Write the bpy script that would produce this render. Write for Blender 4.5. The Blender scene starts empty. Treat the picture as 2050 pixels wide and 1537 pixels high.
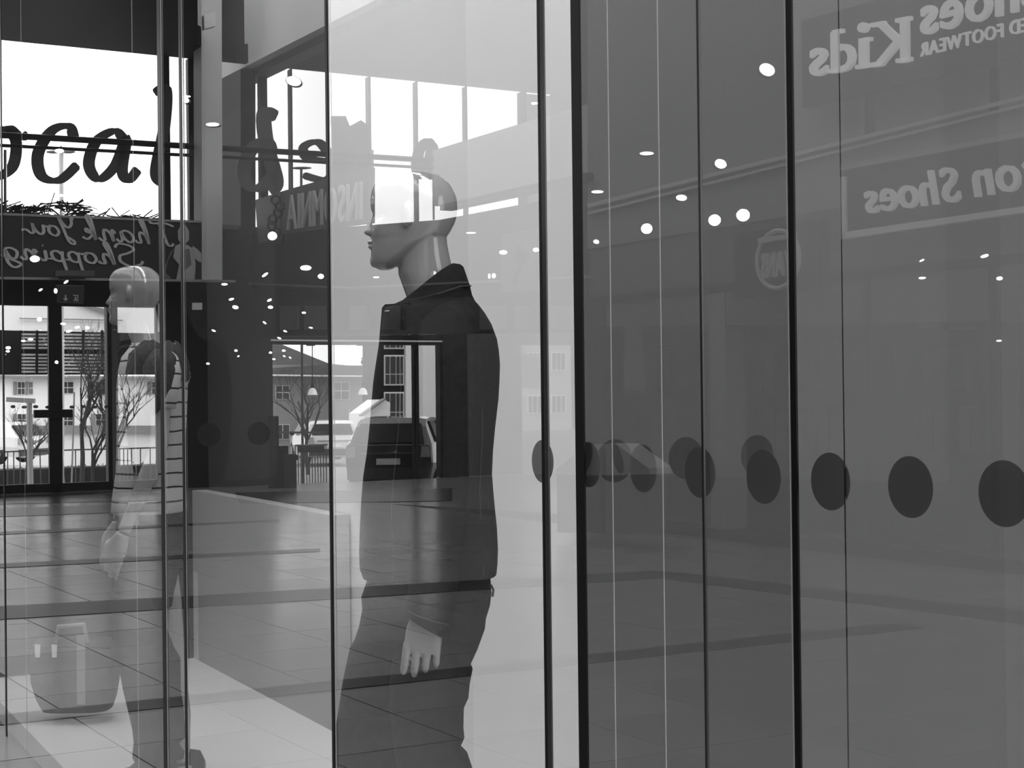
import bpy, bmesh, math, random
from mathutils import Vector, Matrix, noise
random.seed(7)
C = bpy.context.scene.collection
PI = math.pi

# ------------------------------------------------------------------ camera, sky, exposure
F, CX, CY = 2900.0, 1025.0, 768.5
EYE = Vector((0, 0, 1.65))
fwd = Vector((0, 1, 0.0072)).normalized()
right = Vector((1, 0, -0.0113)); right = (right - fwd * right.dot(fwd)).normalized()
up = right.cross(fwd).normalized()
cam_d = bpy.data.cameras.new('camera')
cam_d.sensor_width = 36.0
cam_d.lens = 36.0 * F / 2050.0
cam_d.clip_end = 400
cam = bpy.data.objects.new('camera', cam_d)
C.objects.link(cam)
m = Matrix.Identity(4)
for i, v in enumerate((right, up, -fwd)):
    for j in range(3):
        m[j][i] = v[j]
m.translation = EYE
cam.matrix_world = m
bpy.context.scene.camera = cam
sc = bpy.context.scene
sc.view_settings.view_transform = 'Standard'
sc.view_settings.look = 'None'
sc.view_settings.exposure = 0.0
sc.view_settings.gamma = 1.0
sc.view_settings.use_curve_mapping = False
try:
    sc.cycles.use_denoising = True
    sc.cycles.max_bounces = 8
    sc.cycles.diffuse_bounces = 3
    sc.cycles.glossy_bounces = 4
    sc.cycles.transparent_max_bounces = 16
    sc.cycles.sample_clamp_indirect = 6.0
except Exception:
    pass
SKY = 3.6
w = bpy.data.worlds.new('overcast_sky')
sc.world = w
w.use_nodes = True
nt = w.node_tree
for n in list(nt.nodes):
    nt.nodes.remove(n)
wo = nt.nodes.new('ShaderNodeOutputWorld')
bg = nt.nodes.new('ShaderNodeBackground')
tc = nt.nodes.new('ShaderNodeTexCoord')
nz = nt.nodes.new('ShaderNodeTexNoise'); nz.inputs['Scale'].default_value = 2.2; nz.inputs['Detail'].default_value = 3
cr = nt.nodes.new('ShaderNodeValToRGB')
cr.color_ramp.elements[0].position = 0.3; cr.color_ramp.elements[0].color = (0.82, 0.82, 0.82, 1)
cr.color_ramp.elements[1].position = 0.7; cr.color_ramp.elements[1].color = (1, 1, 1, 1)
nt.links.new(tc.outputs['Generated'], nz.inputs['Vector'])
nt.links.new(nz.outputs['Fac'], cr.inputs['Fac'])
nt.links.new(cr.outputs['Color'], bg.inputs['Color'])
bg.inputs['Strength'].default_value = SKY
nt.links.new(bg.outputs['Background'], wo.inputs['Surface'])


def area_light(name, loc, target, sx, sy, power):
    d = bpy.data.lights.new(name, 'AREA')
    d.shape = 'RECTANGLE'; d.size = sx; d.size_y = sy; d.energy = power
    o = bpy.data.objects.new(name, d); C.objects.link(o)
    o.location = loc
    o.rotation_euler = (Vector(target) - Vector(loc)).to_track_quat('-Z', 'Y').to_euler()
    return o


SHOP_LIGHT = 14.0

# ------------------------------------------------------------------ geometry of the place
# the shop window is one vertical plane  NG . P = KG ; the hall seen in it lies on the camera's side
TH = math.radians(61.1)
NG = Vector((math.sin(TH), math.cos(TH), 0))
DG = Vector((math.cos(TH), -math.sin(TH), 0))       # along the glass, towards the camera's right
KG = 1.254
REF = Matrix.Identity(4)
for a in range(3):
    for b in range(3):
        REF[a][b] -= 2 * NG[a] * NG[b]
REF.translation = NG * (2 * KG)


def mir(p):
    return REF @ Vector(p)


def ray(x, y):
    return (fwd + right * ((x - CX) / F) + up * ((CY - y) / F))


def at(x, y, dep):
    d = ray(x, y)
    return EYE + d * (dep / d.y)


def on(x, y, pl):
    a, b, c = pl
    d = ray(x, y)
    return EYE + d * (c / (a * d.x + b * d.y))


def onfloor(x, y, z=0.0):
    d = ray(x, y)
    return EYE + d * ((z - EYE.z) / d.z)


PG = (NG.x, NG.y, KG)
PL = (-2900.0, 5505.0, 163250.0)      # glazed end wall of the hall (as its image)
PW = (2900.0, 1900.0, 37440.0)        # long wall of shop fronts (as its image)
NL = Vector((-2900, 5505, 0)).normalized()   # pointing away from viewer
NW = Vector((2900, 1900, 0)).normalized()


def off(pl, d):
    l = math.hypot(pl[0], pl[1])
    return (pl[0], pl[1], pl[2] + d * l)


# ------------------------------------------------------------------ materials
MATS = {}


def mat(name, g, rough=0.6, metal=0.0, var=0.0, scale=8.0, bump=0.0, spec=0.1, emit=0.0, coat=0.0):
    if name in MATS:
        return MATS[name]
    ma = bpy.data.materials.new(name)
    ma.use_nodes = True
    t = ma.node_tree
    bs = t.nodes['Principled BSDF']
    bs.inputs['Base Color'].default_value = (g, g, g, 1)
    bs.inputs['Roughness'].default_value = rough
    bs.inputs['Metallic'].default_value = metal
    bs.inputs['Specular IOR Level'].default_value = spec
    bs.inputs['Coat Weight'].default_value = coat
    bs.inputs['Coat Roughness'].default_value = 0.03
    if emit:
        bs.inputs['Emission Color'].default_value = (1, 1, 1, 1)
        bs.inputs['Emission Strength'].default_value = emit
    if var or bump:
        tcn = t.nodes.new('ShaderNodeTexCoord')
        no = t.nodes.new('ShaderNodeTexNoise')
        no.inputs['Scale'].default_value = scale
        no.inputs['Detail'].default_value = 5
        t.links.new(tcn.outputs['Object'], no.inputs['Vector'])
        if var:
            r = t.nodes.new('ShaderNodeValToRGB')
            lo, hi = g * (1 - var), min(1, g * (1 + var))
            r.color_ramp.elements[0].position = 0.3; r.color_ramp.elements[0].color = (lo, lo, lo, 1)
            r.color_ramp.elements[1].position = 0.7; r.color_ramp.elements[1].color = (hi, hi, hi, 1)
            t.links.new(no.outputs['Fac'], r.inputs['Fac'])
            t.links.new(r.outputs['Color'], bs.inputs['Base Color'])
        if bump:
            bp = t.nodes.new('ShaderNodeBump')
            bp.inputs['Strength'].default_value = bump
            bp.inputs['Distance'].default_value = 0.01
            t.links.new(no.outputs['Fac'], bp.inputs['Height'])
            t.links.new(bp.outputs['Normal'], bs.inputs['Normal'])
    MATS[name] = ma
    return ma


def glass_mat(name, fac, tint=1.0, wave=0.0):
    ma = bpy.data.materials.new(name); ma.use_nodes = True
    t = ma.node_tree
    for n in list(t.nodes):
        t.nodes.remove(n)
    o = t.nodes.new('ShaderNodeOutputMaterial')
    mx = t.nodes.new('ShaderNodeMixShader')
    tr = t.nodes.new('ShaderNodeBsdfTransparent'); tr.inputs['Color'].default_value = (tint, tint, tint, 1)
    gl = t.nodes.new('ShaderNodeBsdfGlossy'); gl.inputs['Roughness'].default_value = 0.0
    gl.inputs['Color'].default_value = (1, 1, 1, 1)
    if fac < 0:      # clear pane: reflection rises with the angle as both faces of real glass give it
        ge_ = t.nodes.new('ShaderNodeNewGeometry')
        dt = t.nodes.new('ShaderNodeVectorMath'); dt.operation = 'DOT_PRODUCT'
        t.links.new(ge_.outputs['Normal'], dt.inputs[0]); t.links.new(ge_.outputs['Incoming'], dt.inputs[1])
        def M(op, x_, y_=None):
            n_ = t.nodes.new('ShaderNodeMath'); n_.operation = op
            for i_, q_ in enumerate((x_, y_)):
                if q_ is None: continue
                if isinstance(q_, (int, float)): n_.inputs[i_].default_value = q_
                else: t.links.new(q_, n_.inputs[i_])
            return n_.outputs[0]
        one = M('SUBTRACT', 1.0, M('ABSOLUTE', dt.outputs['Value']))
        r_ = M('ADD', M('MULTIPLY', M('POWER', one, 5.0), 1.0 + fac), -fac)
        f_ = M('DIVIDE', M('MULTIPLY', r_, 2.0), M('ADD', r_, 1.0))
        t.links.new(f_, mx.inputs['Fac'])
    else:
        mx.inputs['Fac'].default_value = fac
    t.links.new(tr.outputs[0], mx.inputs[1]); t.links.new(gl.outputs[0], mx.inputs[2])
    t.links.new(mx.outputs[0], o.inputs['Surface'])
    if wave:
        tcn = t.nodes.new('ShaderNodeTexCoord')
        no = t.nodes.new('ShaderNodeTexNoise'); no.inputs['Scale'].default_value = 1.1; no.inputs['Detail'].default_value = 0
        bp = t.nodes.new('ShaderNodeBump'); bp.inputs['Strength'].default_value = 1.0; bp.inputs['Distance'].default_value = wave
        t.links.new(tcn.outputs['Object'], no.inputs['Vector'])
        t.links.new(no.outputs['Fac'], bp.inputs['Height'])
        t.links.new(bp.outputs['Normal'], gl.inputs['Normal'])
    return ma


GLASS = glass_mat('shop_glass_face', -0.06, 0.97, 0.0004)
CLEAR = glass_mat('clear_glass_edge', 0.0, 1.0)
GLASS2 = glass_mat('inner_glass', 0.002, 0.97)
GLASSH = glass_mat('hall_glass', 0.03, 0.98)

# ------------------------------------------------------------------ mesh builder


class MB:
    def __init__(self):
        self.v = []; self.f = []; self.mi = []

    def poly(self, pts, k=0):
        i = len(self.v); self.v += [Vector(p) for p in pts]
        self.f.append(list(range(i, i + len(pts)))); self.mi.append(k)
        return self

    def prism(self, pts, vec, k=0):
        """polygon extruded along vec"""
        n = len(pts); i = len(self.v); vec = Vector(vec)
        P = [Vector(p) for p in pts]
        nn = Vector((0, 0, 0))
        for a in range(n):
            nn += P[a].cross(P[(a + 1) % n])
        if nn.dot(vec) > 0:
            P = P[::-1]
        self.v += P + [p + vec for p in P]
        self.f.append(list(range(i, i + n)))
        self.f.append(list(range(i + 2 * n - 1, i + n - 1, -1)))
        for a in range(n):
            b = (a + 1) % n
            self.f.append([i + b, i + a, i + n + a, i + n + b])
        self.mi += [k] * (n + 2)
        return self

    def box(self, lo, hi, k=0):
        (x0, y0, z0), (x1, y1, z1) = lo, hi
        return self.prism([(x0, y0, z0), (x1, y0, z0), (x1, y1, z0), (x0, y1, z0)], (0, 0, z1 - z0), k)

    def bar(self, a, b, wx, wz, side=None, k=0):
        a = Vector(a); b = Vector(b); d = (b - a).normalized()
        s = side or d.cross(Vector((0, 0, 1)))
        s = Vector(s)
        s = (s - d * s.dot(d))
        if s.length < 1e-5:
            s = d.cross(Vector((1, 0, 0)))
        s = s.normalized(); u = s.cross(d).normalized()
        s = s * wx / 2; u = u * wz / 2
        return self.prism([a - s - u, a + s - u, a + s + u, a - s + u], b - a, k)

    def tube(self, pts, rad, n=8, k=0, flat=None):
        P = [Vector(p) for p in pts]
        if not hasattr(rad, '__len__'):
            rad = [rad] * len(P)
        i0 = len(self.v)
        ref = None
        for j, p in enumerate(P):
            d = (P[min(j + 1, len(P) - 1)] - P[max(j - 1, 0)]).normalized()
            if ref is None:
                ref = d.orthogonal().normalized() if flat is None else Vector(flat)
            s = (ref - d * ref.dot(d))
            if s.length < 1e-4:
                s = d.orthogonal()
            s = s.normalized(); u = d.cross(s); ref = s
            r = rad[j]
            ra, rb = (r if hasattr(r, '__len__') else (r, r))
            for a in range(n):
                t = 2 * PI * a / n
                self.v.append(p + s * (ra * math.cos(t)) + u * (rb * math.sin(t)))
        for j in range(len(P) - 1):
            for a in range(n):
                b = (a + 1) % n
                self.f.append([i0 + j * n + a, i0 + j * n + b, i0 + (j + 1) * n + b, i0 + (j + 1) * n + a]); self.mi.append(k)
        self.f.append([i0 + a for a in range(n)][::-1]); self.mi.append(k)
        e = i0 + (len(P) - 1) * n
        self.f.append([e + a for a in range(n)]); self.mi.append(k)
        return self

    def loft(self, rings, k=0, caps=True):
        n = len(rings[0]); i0 = len(self.v)
        for r in rings:
            self.v += [Vector(p) for p in r]
        for j in range(len(rings) - 1):
            for a in range(n):
                b = (a + 1) % n
                self.f.append([i0 + j * n + a, i0 + j * n + b, i0 + (j + 1) * n + b, i0 + (j + 1) * n + a]); self.mi.append(k)
        if caps:
            self.f.append([i0 + a for a in range(n)][::-1]); self.mi.append(k)
            e = i0 + (len(rings) - 1) * n
            self.f.append([e + a for a in range(n)]); self.mi.append(k)
        return self

    def ball(self, c, r, n=12, m_=8, k=0, axes=None):
        c = Vector(c)
        rx, ry, rz = r if hasattr(r, '__len__') else (r, r, r)
        ax = axes or (Vector((1, 0, 0)), Vector((0, 1, 0)), Vector((0, 0, 1)))
        rings = []
        for j in range(m_ + 1):
            t = PI * (0.02 + 0.96 * j / m_)
            rings.append([c + ax[0] * (rx * math.sin(t) * math.cos(2 * PI * a / n)) + ax[1] * (ry * math.sin(t) * math.sin(2 * PI * a / n)) - ax[2] * (rz * math.cos(t)) for a in range(n)])
        return self.loft(rings, k)

    def disc(self, c, nrm, ra, rb, u, thick, n=28, k=0):
        c = Vector(c); nrm = Vector(nrm).normalized(); u = Vector(u).normalized(); s = u.cross(nrm).normalized()
        pts = [c + u * (ra * math.cos(2 * PI * a / n)) + s * (rb * math.sin(2 * PI * a / n)) for a in range(n)]
        return self.prism(pts, nrm * thick, k)

    def build(self, name, ms, parent=None, virt=True, smooth=False, origin=None):
        """virt: the shape was laid out as its mirror image; put it where it really stands"""
        V = [mir(p) for p in self.v] if virt else [Vector(p) for p in self.v]
        Fs = [f[::-1] for f in self.f] if virt else self.f
        me = bpy.data.meshes.new(name)
        po = Vector((0, 0, 0))
        if parent is not None:
            q = parent
            while q is not None:
                po += q.location; q = q.parent
        if origin is None:
            lo = Vector([min(p[i] for p in V) for i in range(3)]); hi = Vector([max(p[i] for p in V) for i in range(3)])
            oo = Vector(((lo.x + hi.x) / 2, (lo.y + hi.y) / 2, lo.z))
        else:
            oo = mir(origin) if virt else Vector(origin)
        me.from_pydata([tuple(p - oo) for p in V], [], Fs)
        ms = ms if isinstance(ms, (list, tuple)) else [ms]
        for q in ms:
            me.materials.append(q)
        for p, q in zip(me.polygons, self.mi):
            p.material_index = q
            p.use_smooth = smooth
        me.update()
        o = bpy.data.objects.new(name, me)
        C.objects.link(o)
        o.location = oo - po
        if parent is not None:
            o.parent = parent
        return o


def fix_normals(o):
    bm = bmesh.new(); bm.from_mesh(o.data)
    bmesh.ops.recalc_face_normals(bm, faces=bm.faces); bm.to_mesh(o.data); bm.free()
    return o


def tag(o, label=None, cat=None, group=None, kind=None):
    if label: o['label'] = label
    if cat: o['category'] = cat
    if group: o['group'] = group
    if kind: o['kind'] = kind
    return o


def empty(name, loc, label=None, cat=None, group=None, kind=None, virt=True):
    o = bpy.data.objects.new(name, None); C.objects.link(o)
    o.location = mir(loc) if virt else Vector(loc)
    o.empty_display_size = 0.1
    return tag(o, label, cat, group, kind)


def quad(pl, x0, y0, x1, y1, th=0.05, nrm=None):
    """slab standing on plane pl that covers a pixel rectangle; corners can be given as 4 px"""
    pts = [on(x0, y0, pl), on(x1, y0, pl), on(x1, y1, pl), on(x0, y1, pl)]
    return slab(pts, pl, th)


def slab(pts, pl, th):
    n = Vector((pl[0], pl[1], 0)).normalized()
    return MB().prism(pts, n * th)


def plpoly(pl, px, th):
    return slab([on(x, y, pl) for x, y in px], pl, th)


def rect(pl, xa, xb, z0, z1, th):
    """upright rectangle on plane pl between the verticals through px xa, xb (at horizon), heights z0..z1"""
    a = on(xa, 789, pl); b = on(xb, 789, pl)
    return slab([(a.x, a.y, z0), (b.x, b.y, z0), (b.x, b.y, z1), (a.x, a.y, z1)], pl, th)


def zat(x, y, pl):
    return on(x, y, pl).z


# ------------------------------------------------------------------ floor and hall shell
M_floor = mat('polished_floor_tile', 0.155, 0.2, var=0.1, scale=1.4, spec=0.05)
M_floor2 = mat('polished_floor_tile_darker', 0.14, 0.22, var=0.1, scale=1.4, spec=0.05)
M_grout = mat('dark_grout', 0.06, 0.8)
M_band = mat('dark_floor_band', 0.012, 0.3, var=0.2, scale=3, spec=0.05)
M_asph = mat('asphalt', 0.3, 0.9, var=0.2, scale=6)
M_dark = mat('charcoal_metal', 0.008, 0.4)
M_dk2 = mat('dark_painted_panel', 0.014, 0.5)
M_mid = mat('mid_grey_panel', 0.09, 0.5)
M_lt = mat('light_grey_panel', 0.28, 0.5, var=0.05, scale=2)
M_white = mat('white_paint', 0.93, 0.5)
M_offw = mat('off_white_render', 0.6, 0.8, var=0.06, scale=3)
M_blk = mat('black_frame', 0.003, 0.5)
M_steel = mat('brushed_steel', 0.35, 0.3, metal=0.9)

# floor slab of the hall (image laid out ahead, real one on the camera's side)
tdir = Vector((-0.655, 1, 0)).normalized(); bdir = Vector((1.9, 1, 0)).normalized()
gl_left = DG * -30 + NG * KG
fl = MB()
A0 = NG * (KG + 0.02) + DG * 12
B0 = NG * (KG + 0.02) - DG * 26
fl.prism([(p.x, p.y, -0.2) for p in (A0, B0, on(-400, 789, PL), on(1700, 789, PL), NG * 40 + DG * 12)], (0, 0, 0.188))
# clean up the odd corner heights
floor = fl.build('floor', M_grout)
tag(floor, kind='structure')
# tiles
S = 0.70
org = onfloor(14, 1355)
cnt = 0
cand = []
det = tdir.x * bdir.y - tdir.y * bdir.x
for i in range(-14, 40):
    for j in range(-30, 30):
        p = org + tdir * (i * S) + bdir * (j * S)
        c = p + tdir * (S / 2) + bdir * (S / 2)
        if NG.dot(c) < KG - 0.1 or NL.dot(c - on(400, 789, PL)) > -0.5 or NW.dot(c - on(1500, 789, PW)) > -0.45:
            continue
        vis = False
        for q in (c, p, p + tdir * S, p + bdir * S):
            d = q - EYE
            u_ = d.dot(right) / d.dot(fwd) * F + CX; v_ = CY - d.dot(up) / d.dot(fwd) * F
            if d.y > 0 and -40 < u_ < 2090 and v_ < 1580:
                vis = True
        if vis:
            cand.append((c.y, i, j, p))
cand.sort()
for n_, (dy, i, j, p) in enumerate(cand):
    g = 0.004
    a = p + tdir * g + bdir * g; b = p + tdir * (S - g) + bdir * g
    c = p + tdir * (S - g) + bdir * (S - g); d = p + tdir * g + bdir * (S - g)
    zz = -0.011
    if n_ < 290:
        h = 0.011 + 0.0004 * math.sin(i * 3.1 + j * 1.7)
        o = MB().prism([Vector((q.x, q.y, zz)) for q in (a, b, c, d)], (0, 0, h)).build('tile', M_floor if (i * 7 + j * 5) % 4 else M_floor2, floor)
    else:
        if n_ == 290:
            rest = MB()
        rest.prism([Vector((q.x, q.y, zz)) for q in (a, b, c, d)], (0, 0, 0.011))
if len(cand) > 290:
    o = rest.build('tile_field', M_floor, floor); o['kind'] = 'stuff'
# beyond the tiled picture area: plain paving so that other views and light bounces find a floor
e0 = NG * (KG + 0.02)
pv = [e0 + DG * 12, e0 - DG * 26, on(-400, 789, PL), on(1700, 789, PL), NG * 40 + DG * 12]
o = MB().prism([(p.x, p.y, -0.0115) for p in pv], (0, 0, 0.0075)).build('plain_paving', M_floor2, floor)
bed = [onfloor(-30, 1565), onfloor(-30, 1008), onfloor(490, 990), onfloor(1300, 1040), onfloor(2080, 1150), onfloor(2080, 1565)]
o = MB().prism([(p.x, p.y, -0.004) for p in bed], (0, 0, 0.0012)).build('mortar_bed', M_grout, floor)
# floor under and behind the camera on the hall side is the same paving; the shop side has its own base
MB().box((-60, -40, -2.6), (60, 90, -2.3)).build('trim_9', M_grout, virt=False)['kind'] = 'structure'

# dark inlaid bands: (upper edge px, upper edge px, lower edge px, lower edge px)
bands = [
    ((-60, 1217), (1318, 1142), (1322, 1158), (-60, 1244)),
    ((-60, 1438), (1794, 1246), (1853, 1257), (-60, 1458)),
    ((1318, 1142), (2100, 1229), (2100, 1256), (1322, 1158)),
    ((-60, 1067), (560, 1040), (560, 1044), (-60, 1073)),
    ((-60, 1131), (640, 1098), (640, 1104), (-60, 1140)),
    ((-60, 991), (330, 987), (330, 1001), (-60, 1011)),
    ((470, 986), (905, 978), (905, 1003), (480, 1008)),
    ((-60, 1020), (330, 1006), (330, 1022), (-60, 1037)),
]
for k, b in enumerate(bands):
    o = MB().prism([onfloor(x, y, 0.0012) for x, y in b], (0, 0, 0.0035)).build('inlaid_band', M_band, floor)

# ------------------------------------------------------------------ the glazed end wall of the hall
def struct(o):
    o['kind'] = 'structure'
    return o


ZTOP = zat(0, 80, PL)
# soffit above the glazing, dark
a = on(-300, 789, PL); b = on(1300, 789, PL)
_w = lambda x, d: on(x, 789, off(PW, d))
_l = lambda x, d: on(x, 789, off(PL, d))
so = MB()
for pts in ((_l(-300, 0), _l(478, 0), _l(404, -1.1), _l(404, -7), _l(-300, -7)), (_l(478, 0), _l(1300, 0), _w(1010, 0.5), _w(590, 0.5))):
    so.prism([Vector((q.x, q.y, ZTOP)) for q in pts], (0, 0, 0.35))
struct(so.build('ceiling', mat('dark_soffit', 0.014, 0.7, var=0.1, scale=1)))
struct(rect(PL, -300, 1300, ZTOP + 0.3, ZTOP + 3.0, 0.3).build('wall_end_upper', M_dk2))
# upper storey glazing frame
wl = empty('glazed_end_wall', on(300, 789, PL), kind='structure')
wl.location.z = 0
zs0 = zat(200, 440, PL)          # sill of the upper glazing
for xa, xb in ((330, 345), (384, 404), (526, 541), (588, 592), (743, 748), (838, 842), (938, 942), (1050, 1062)):
    rect(PL, xa, xb, zs0, ZTOP, 0.16).build('mullion', M_dark if xb - xa > 6 else M_mid, wl)
# horizontal sill ledge and transom beam (banner hangs in front of it)
rect(PL, -300, 1175, zat(200, 604, PL), zs0, 0.3).build('spandrel', M_dark, wl)
# light window wall right of the last pane (a lighter curtain wall)
rect(off(PL, 0.1), 1062, 1300, zs0, ZTOP, 0.15).build('end_panel', M_lt, wl)
# ground floor piers
zd = zat(200, 600, PL)
for xa, xb, mm in ((219, 236, M_mid), (330, 543, M_dk2), (886, 936, M_dk2), (1160, 1240, M_dk2), (-300, -30, M_dk2)):
    rect(off(PL, -0.05), xa, xb, 0, zd, 0.35).build('pier', mm, wl)
rect(PL, 543, 886, zat(700, 690, PL), zd, 0.25).build('door_header', M_dk2, wl)
rect(off(PL, -0.06), 543, 886, zat(700, 684, PL), zat(700, 681, PL), 0.05).build('bright_trim', M_white, wl)
rect(PL, 936, 1160, zat(1000, 690, PL), zd, 0.25).build('door_header', M_mid, wl)
rect(PL, 936, 1045, 0, zat(1000, 690, PL), 0.25).build('side_panel', M_mid, wl)
rect(PL, 1045, 1160, 0, zat(1100, 862, PL), 0.2).build('apron_panel', M_lt, wl)
# mullions of the right-hand doorway
for xa, xb in ((828, 838), (538, 546), (880, 888)):
    rect(off(PL, -0.02), xa, xb, 0, zat(700, 690, PL), 0.12).build('door_mullion', M_blk, wl)
# railing across the upper glazing
rl = empty('balcony_railing', on(400, 789, off(PL, -0.5)), 'dark double-rail balustrade crossing the upper glazing of the reflected hall', 'railing')
rl.location.z = 0
for (y0, y1, r) in ((271, 325, 0.055), (292, 340, 0.03)):
    P0 = on(-60, y0 - 4, off(PL, -0.5)); P1 = on(868, y1 - 4, off(PL, -0.5))
    MB().tube([P0, P1], r, 8).build('rail', M_dark, rl)
for x in (10, 412, 745, 866):
    p = on(x, 300, off(PL, -0.5)); q = on(x, 440, off(PL, -0.5))
    MB().bar(p, Vector((p.x, p.y, q.z)), 0.04, 0.04).build('post', M_steel, rl)
# floor slab edge of that balcony
rect(off(PL, -0.5), -300, 480, zs0 - 0.12, zs0 - 0.04, 0.5).build('ledge', M_mid, wl)

# ------------------------------------------------------------------ long wall of shop fronts
ww = empty('shop_front_wall', on(1500, 789, PW), kind='structure'); ww.location.z = 0
# corner column, light pier
struct(plpoly(PL[:2] + (PL[2] - 6500,), [(404, -60), (444, -60), (444, 560), (404, 560)], 0.5).build('wall_pier_light', mat('pale_cladding', 0.5, 0.6, var=0.05, scale=1)))
struct(plpoly(off(PW, -0.15), [(444, 157), (481, 138), (481, 1000), (444, 1000)], 0.3).build('trim_1', M_dk2))
# upper fascia, light, running towards the camera, with a dark soffit strip under it
plpoly(off(PW, -0.1), [(444, 157), (720, 16), (1100, -180), (1100, -500), (444, -500)], 0.4).build('fascia', mat('pale_fascia', 0.8, 0.6, var=0.04, scale=1), ww)
plpoly(off(PW, 0.1), [(444, 157), (820, -35), (1100, -180), (1100, -140), (820, 0), (481, 165)], 0.3).build('soffit_strip', M_dk2, ww)
# upper storey right of the opening : mid panels
plpoly(PW, [(1100, -600), (1175, -600), (1175, 600), (1100, 600)], 0.3).build('storey_panel', M_mid, ww)
plpoly(PW, [(1175, -600), (2200, -900), (2200, 30), (1175, 345)], 0.3).build('storey_panel', mat('storey_grey', 0.22, 0.5), ww)
# parapet: light band with dark edge line
plpoly(off(PW, 0.0), [(868, 300), (1060, 242), (1175, 208), (1175, 345), (868, 412)], 0.15).build('parapet', mat('parapet_white', 0.5, 0.5), ww)
plpoly(off(PW, -0.1), [(880, 412), (1175, 345), (1175, 360), (880, 421)], 0.2).build('parapet_edge', M_dk2, ww)
# bulkhead above the ground floor, between sign level and the shop openings
plpoly(PW, [(481, 470), (880, 440), (1175, 385), (1175, 600), (481, 575)], 0.3).build('bulkhead', mat('bulkhead_grey', 0.03, 0.5), ww)
plpoly(off(PW, -0.08), [(430, 563), (700, 574), (1175, 552), (1175, 556), (700, 578), (430, 567)], 0.1).build('light_strip_trim', M_lt, ww)
# second line of shop windows above the doorway
plpoly(off(PW, 0.05), [(481, 575), (1175, 600), (1175, 665), (481, 675)], 0.2).build('transom_glass', mat('transom_grey', 0.035, 0.2), ww)
for x0, x1 in ((560, 595), (610, 650), (700, 735), (760, 795), (960, 1010), (1030, 1060), (1100, 1150)):
    plpoly(off(PW, -0.02), [(x0, 612), (x1, 612), (x1, 660), (x0, 660)], 0.05).build('display_panel', mat('pale_display', 0.16, 0.5), ww)
# near part : ground-floor shop front
zb = 0
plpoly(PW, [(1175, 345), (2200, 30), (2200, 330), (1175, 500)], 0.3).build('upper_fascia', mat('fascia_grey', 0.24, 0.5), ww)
for y0, y1 in ((328, 336), (345, 350)):
    plpoly(off(PW, -0.06), [(1175, y0 + 80), (2200, y0 - 175), (2200, y1 - 175), (1175, y1 + 80)], 0.1).build('fascia_rail', mat('fascia_line', 0.5, 0.5), ww)
for x0 in (1730, 1980):
    plpoly(off(PW, -0.02), [(x0, 185 - (x0 - 1730) * .26), (x0 + 17, 181 - (x0 - 1730) * .26), (x0 + 17, 268 - (x0 - 1730) * .2), (x0, 272 - (x0 - 1730) * .2)], 0.06).build('fascia_joint', M_dk2, ww)
a_, b_ = on(1175, 789, PW), on(2200, 789, PW)
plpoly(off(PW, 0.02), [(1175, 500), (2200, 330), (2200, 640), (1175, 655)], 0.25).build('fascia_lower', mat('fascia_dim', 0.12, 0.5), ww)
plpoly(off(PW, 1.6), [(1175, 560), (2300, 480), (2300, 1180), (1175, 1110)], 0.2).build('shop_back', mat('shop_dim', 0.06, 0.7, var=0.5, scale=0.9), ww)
for xa, xb, mm in ((1175, 1210, M_dk2), (1420, 1452, mat('pier_grey', 0.2, 0.5)), (1730, 1742, M_dk2), (1980, 1996, M_dk2)):
    p, q = on(xa, 789, PW), on(xb, 789, PW)
    slab([(p.x, p.y, 0), (q.x, q.y, 0), (q.x, q.y, 2.75), (p.x, p.y, 2.75)], PW, 0.3).build('shop_pier', mm, ww)
p, q = on(1175, 789, PW), on(2300, 789, PW)
slab([(p.x, p.y, 0), (q.x, q.y, 0), (q.x, q.y, 0.12), (p.x, p.y, 0.12)], PW, 0.25).build('stall_riser', M_dark, ww)
MB().prism([(p.x, p.y, 2.75), (q.x, q.y, 2.75), (q.x + NW.x * 2, q.y + NW.y * 2, 2.75), (p.x + NW.x * 2, p.y + NW.y * 2, 2.75)], (0, 0, 0.1)).build('shop_ceiling', M_dk2, ww)

# near end of the hall, its wall above the shop window, and the long wall carried on towards the viewer
def sideface(k0, k1, s0, s1, z0, z1):
    P = []
    for k, s_ in ((k0, s0), (k0, s1), (k1, s1), (k1, s0)):
        p = NG * (KG + k) + DG * s_
        P.append((p.x, p.y, z0))
    return MB().prism(P, (0, 0, z1 - z0))
struct(sideface(0.05, 12.0, 11.0, 11.3, 0, 10.5).build('wall_near', M_mid))
struct(sideface(-0.6, -0.12, -16, 11.3, 4.52, 10.5).build('wall_over_window', M_mid))
struct(sideface(-0.6, -0.05, 6.3, 11.3, 0, 4.52).build('wall_right_of_window', M_mid))
struct(sideface(-0.6, 1.2, -28.5, -26.4, 0, 10.5).build('wall_corner', M_mid))
struct(sideface(-0.6, -0.12, -28.5, -16, 4.52, 10.5).build('wall_over_window_far', M_mid))
struct(sideface(-0.6, -0.05, -28.5, -9.3, 0, 4.52).build('wall_left_of_window', M_mid))
pa, pb = on(2200, 789, PW), NG * (KG + 11.5) + DG * 11
plw = [(pa.x, pa.y, 0), (pa.x + NW.y * 19.4, pa.y - NW.x * 19.4, 0)]
struct(MB().prism([plw[0], plw[1], (plw[1][0] + NW.x * .3, plw[1][1] + NW.y * .3, 0), (plw[0][0] + NW.x * .3, plw[0][1] + NW.y * .3, 0)], (0, 0, 10.5)).build('wall_long_near', M_mid))

# ------------------------------------------------------------------ lettering
FONTCACHE = {}


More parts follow.
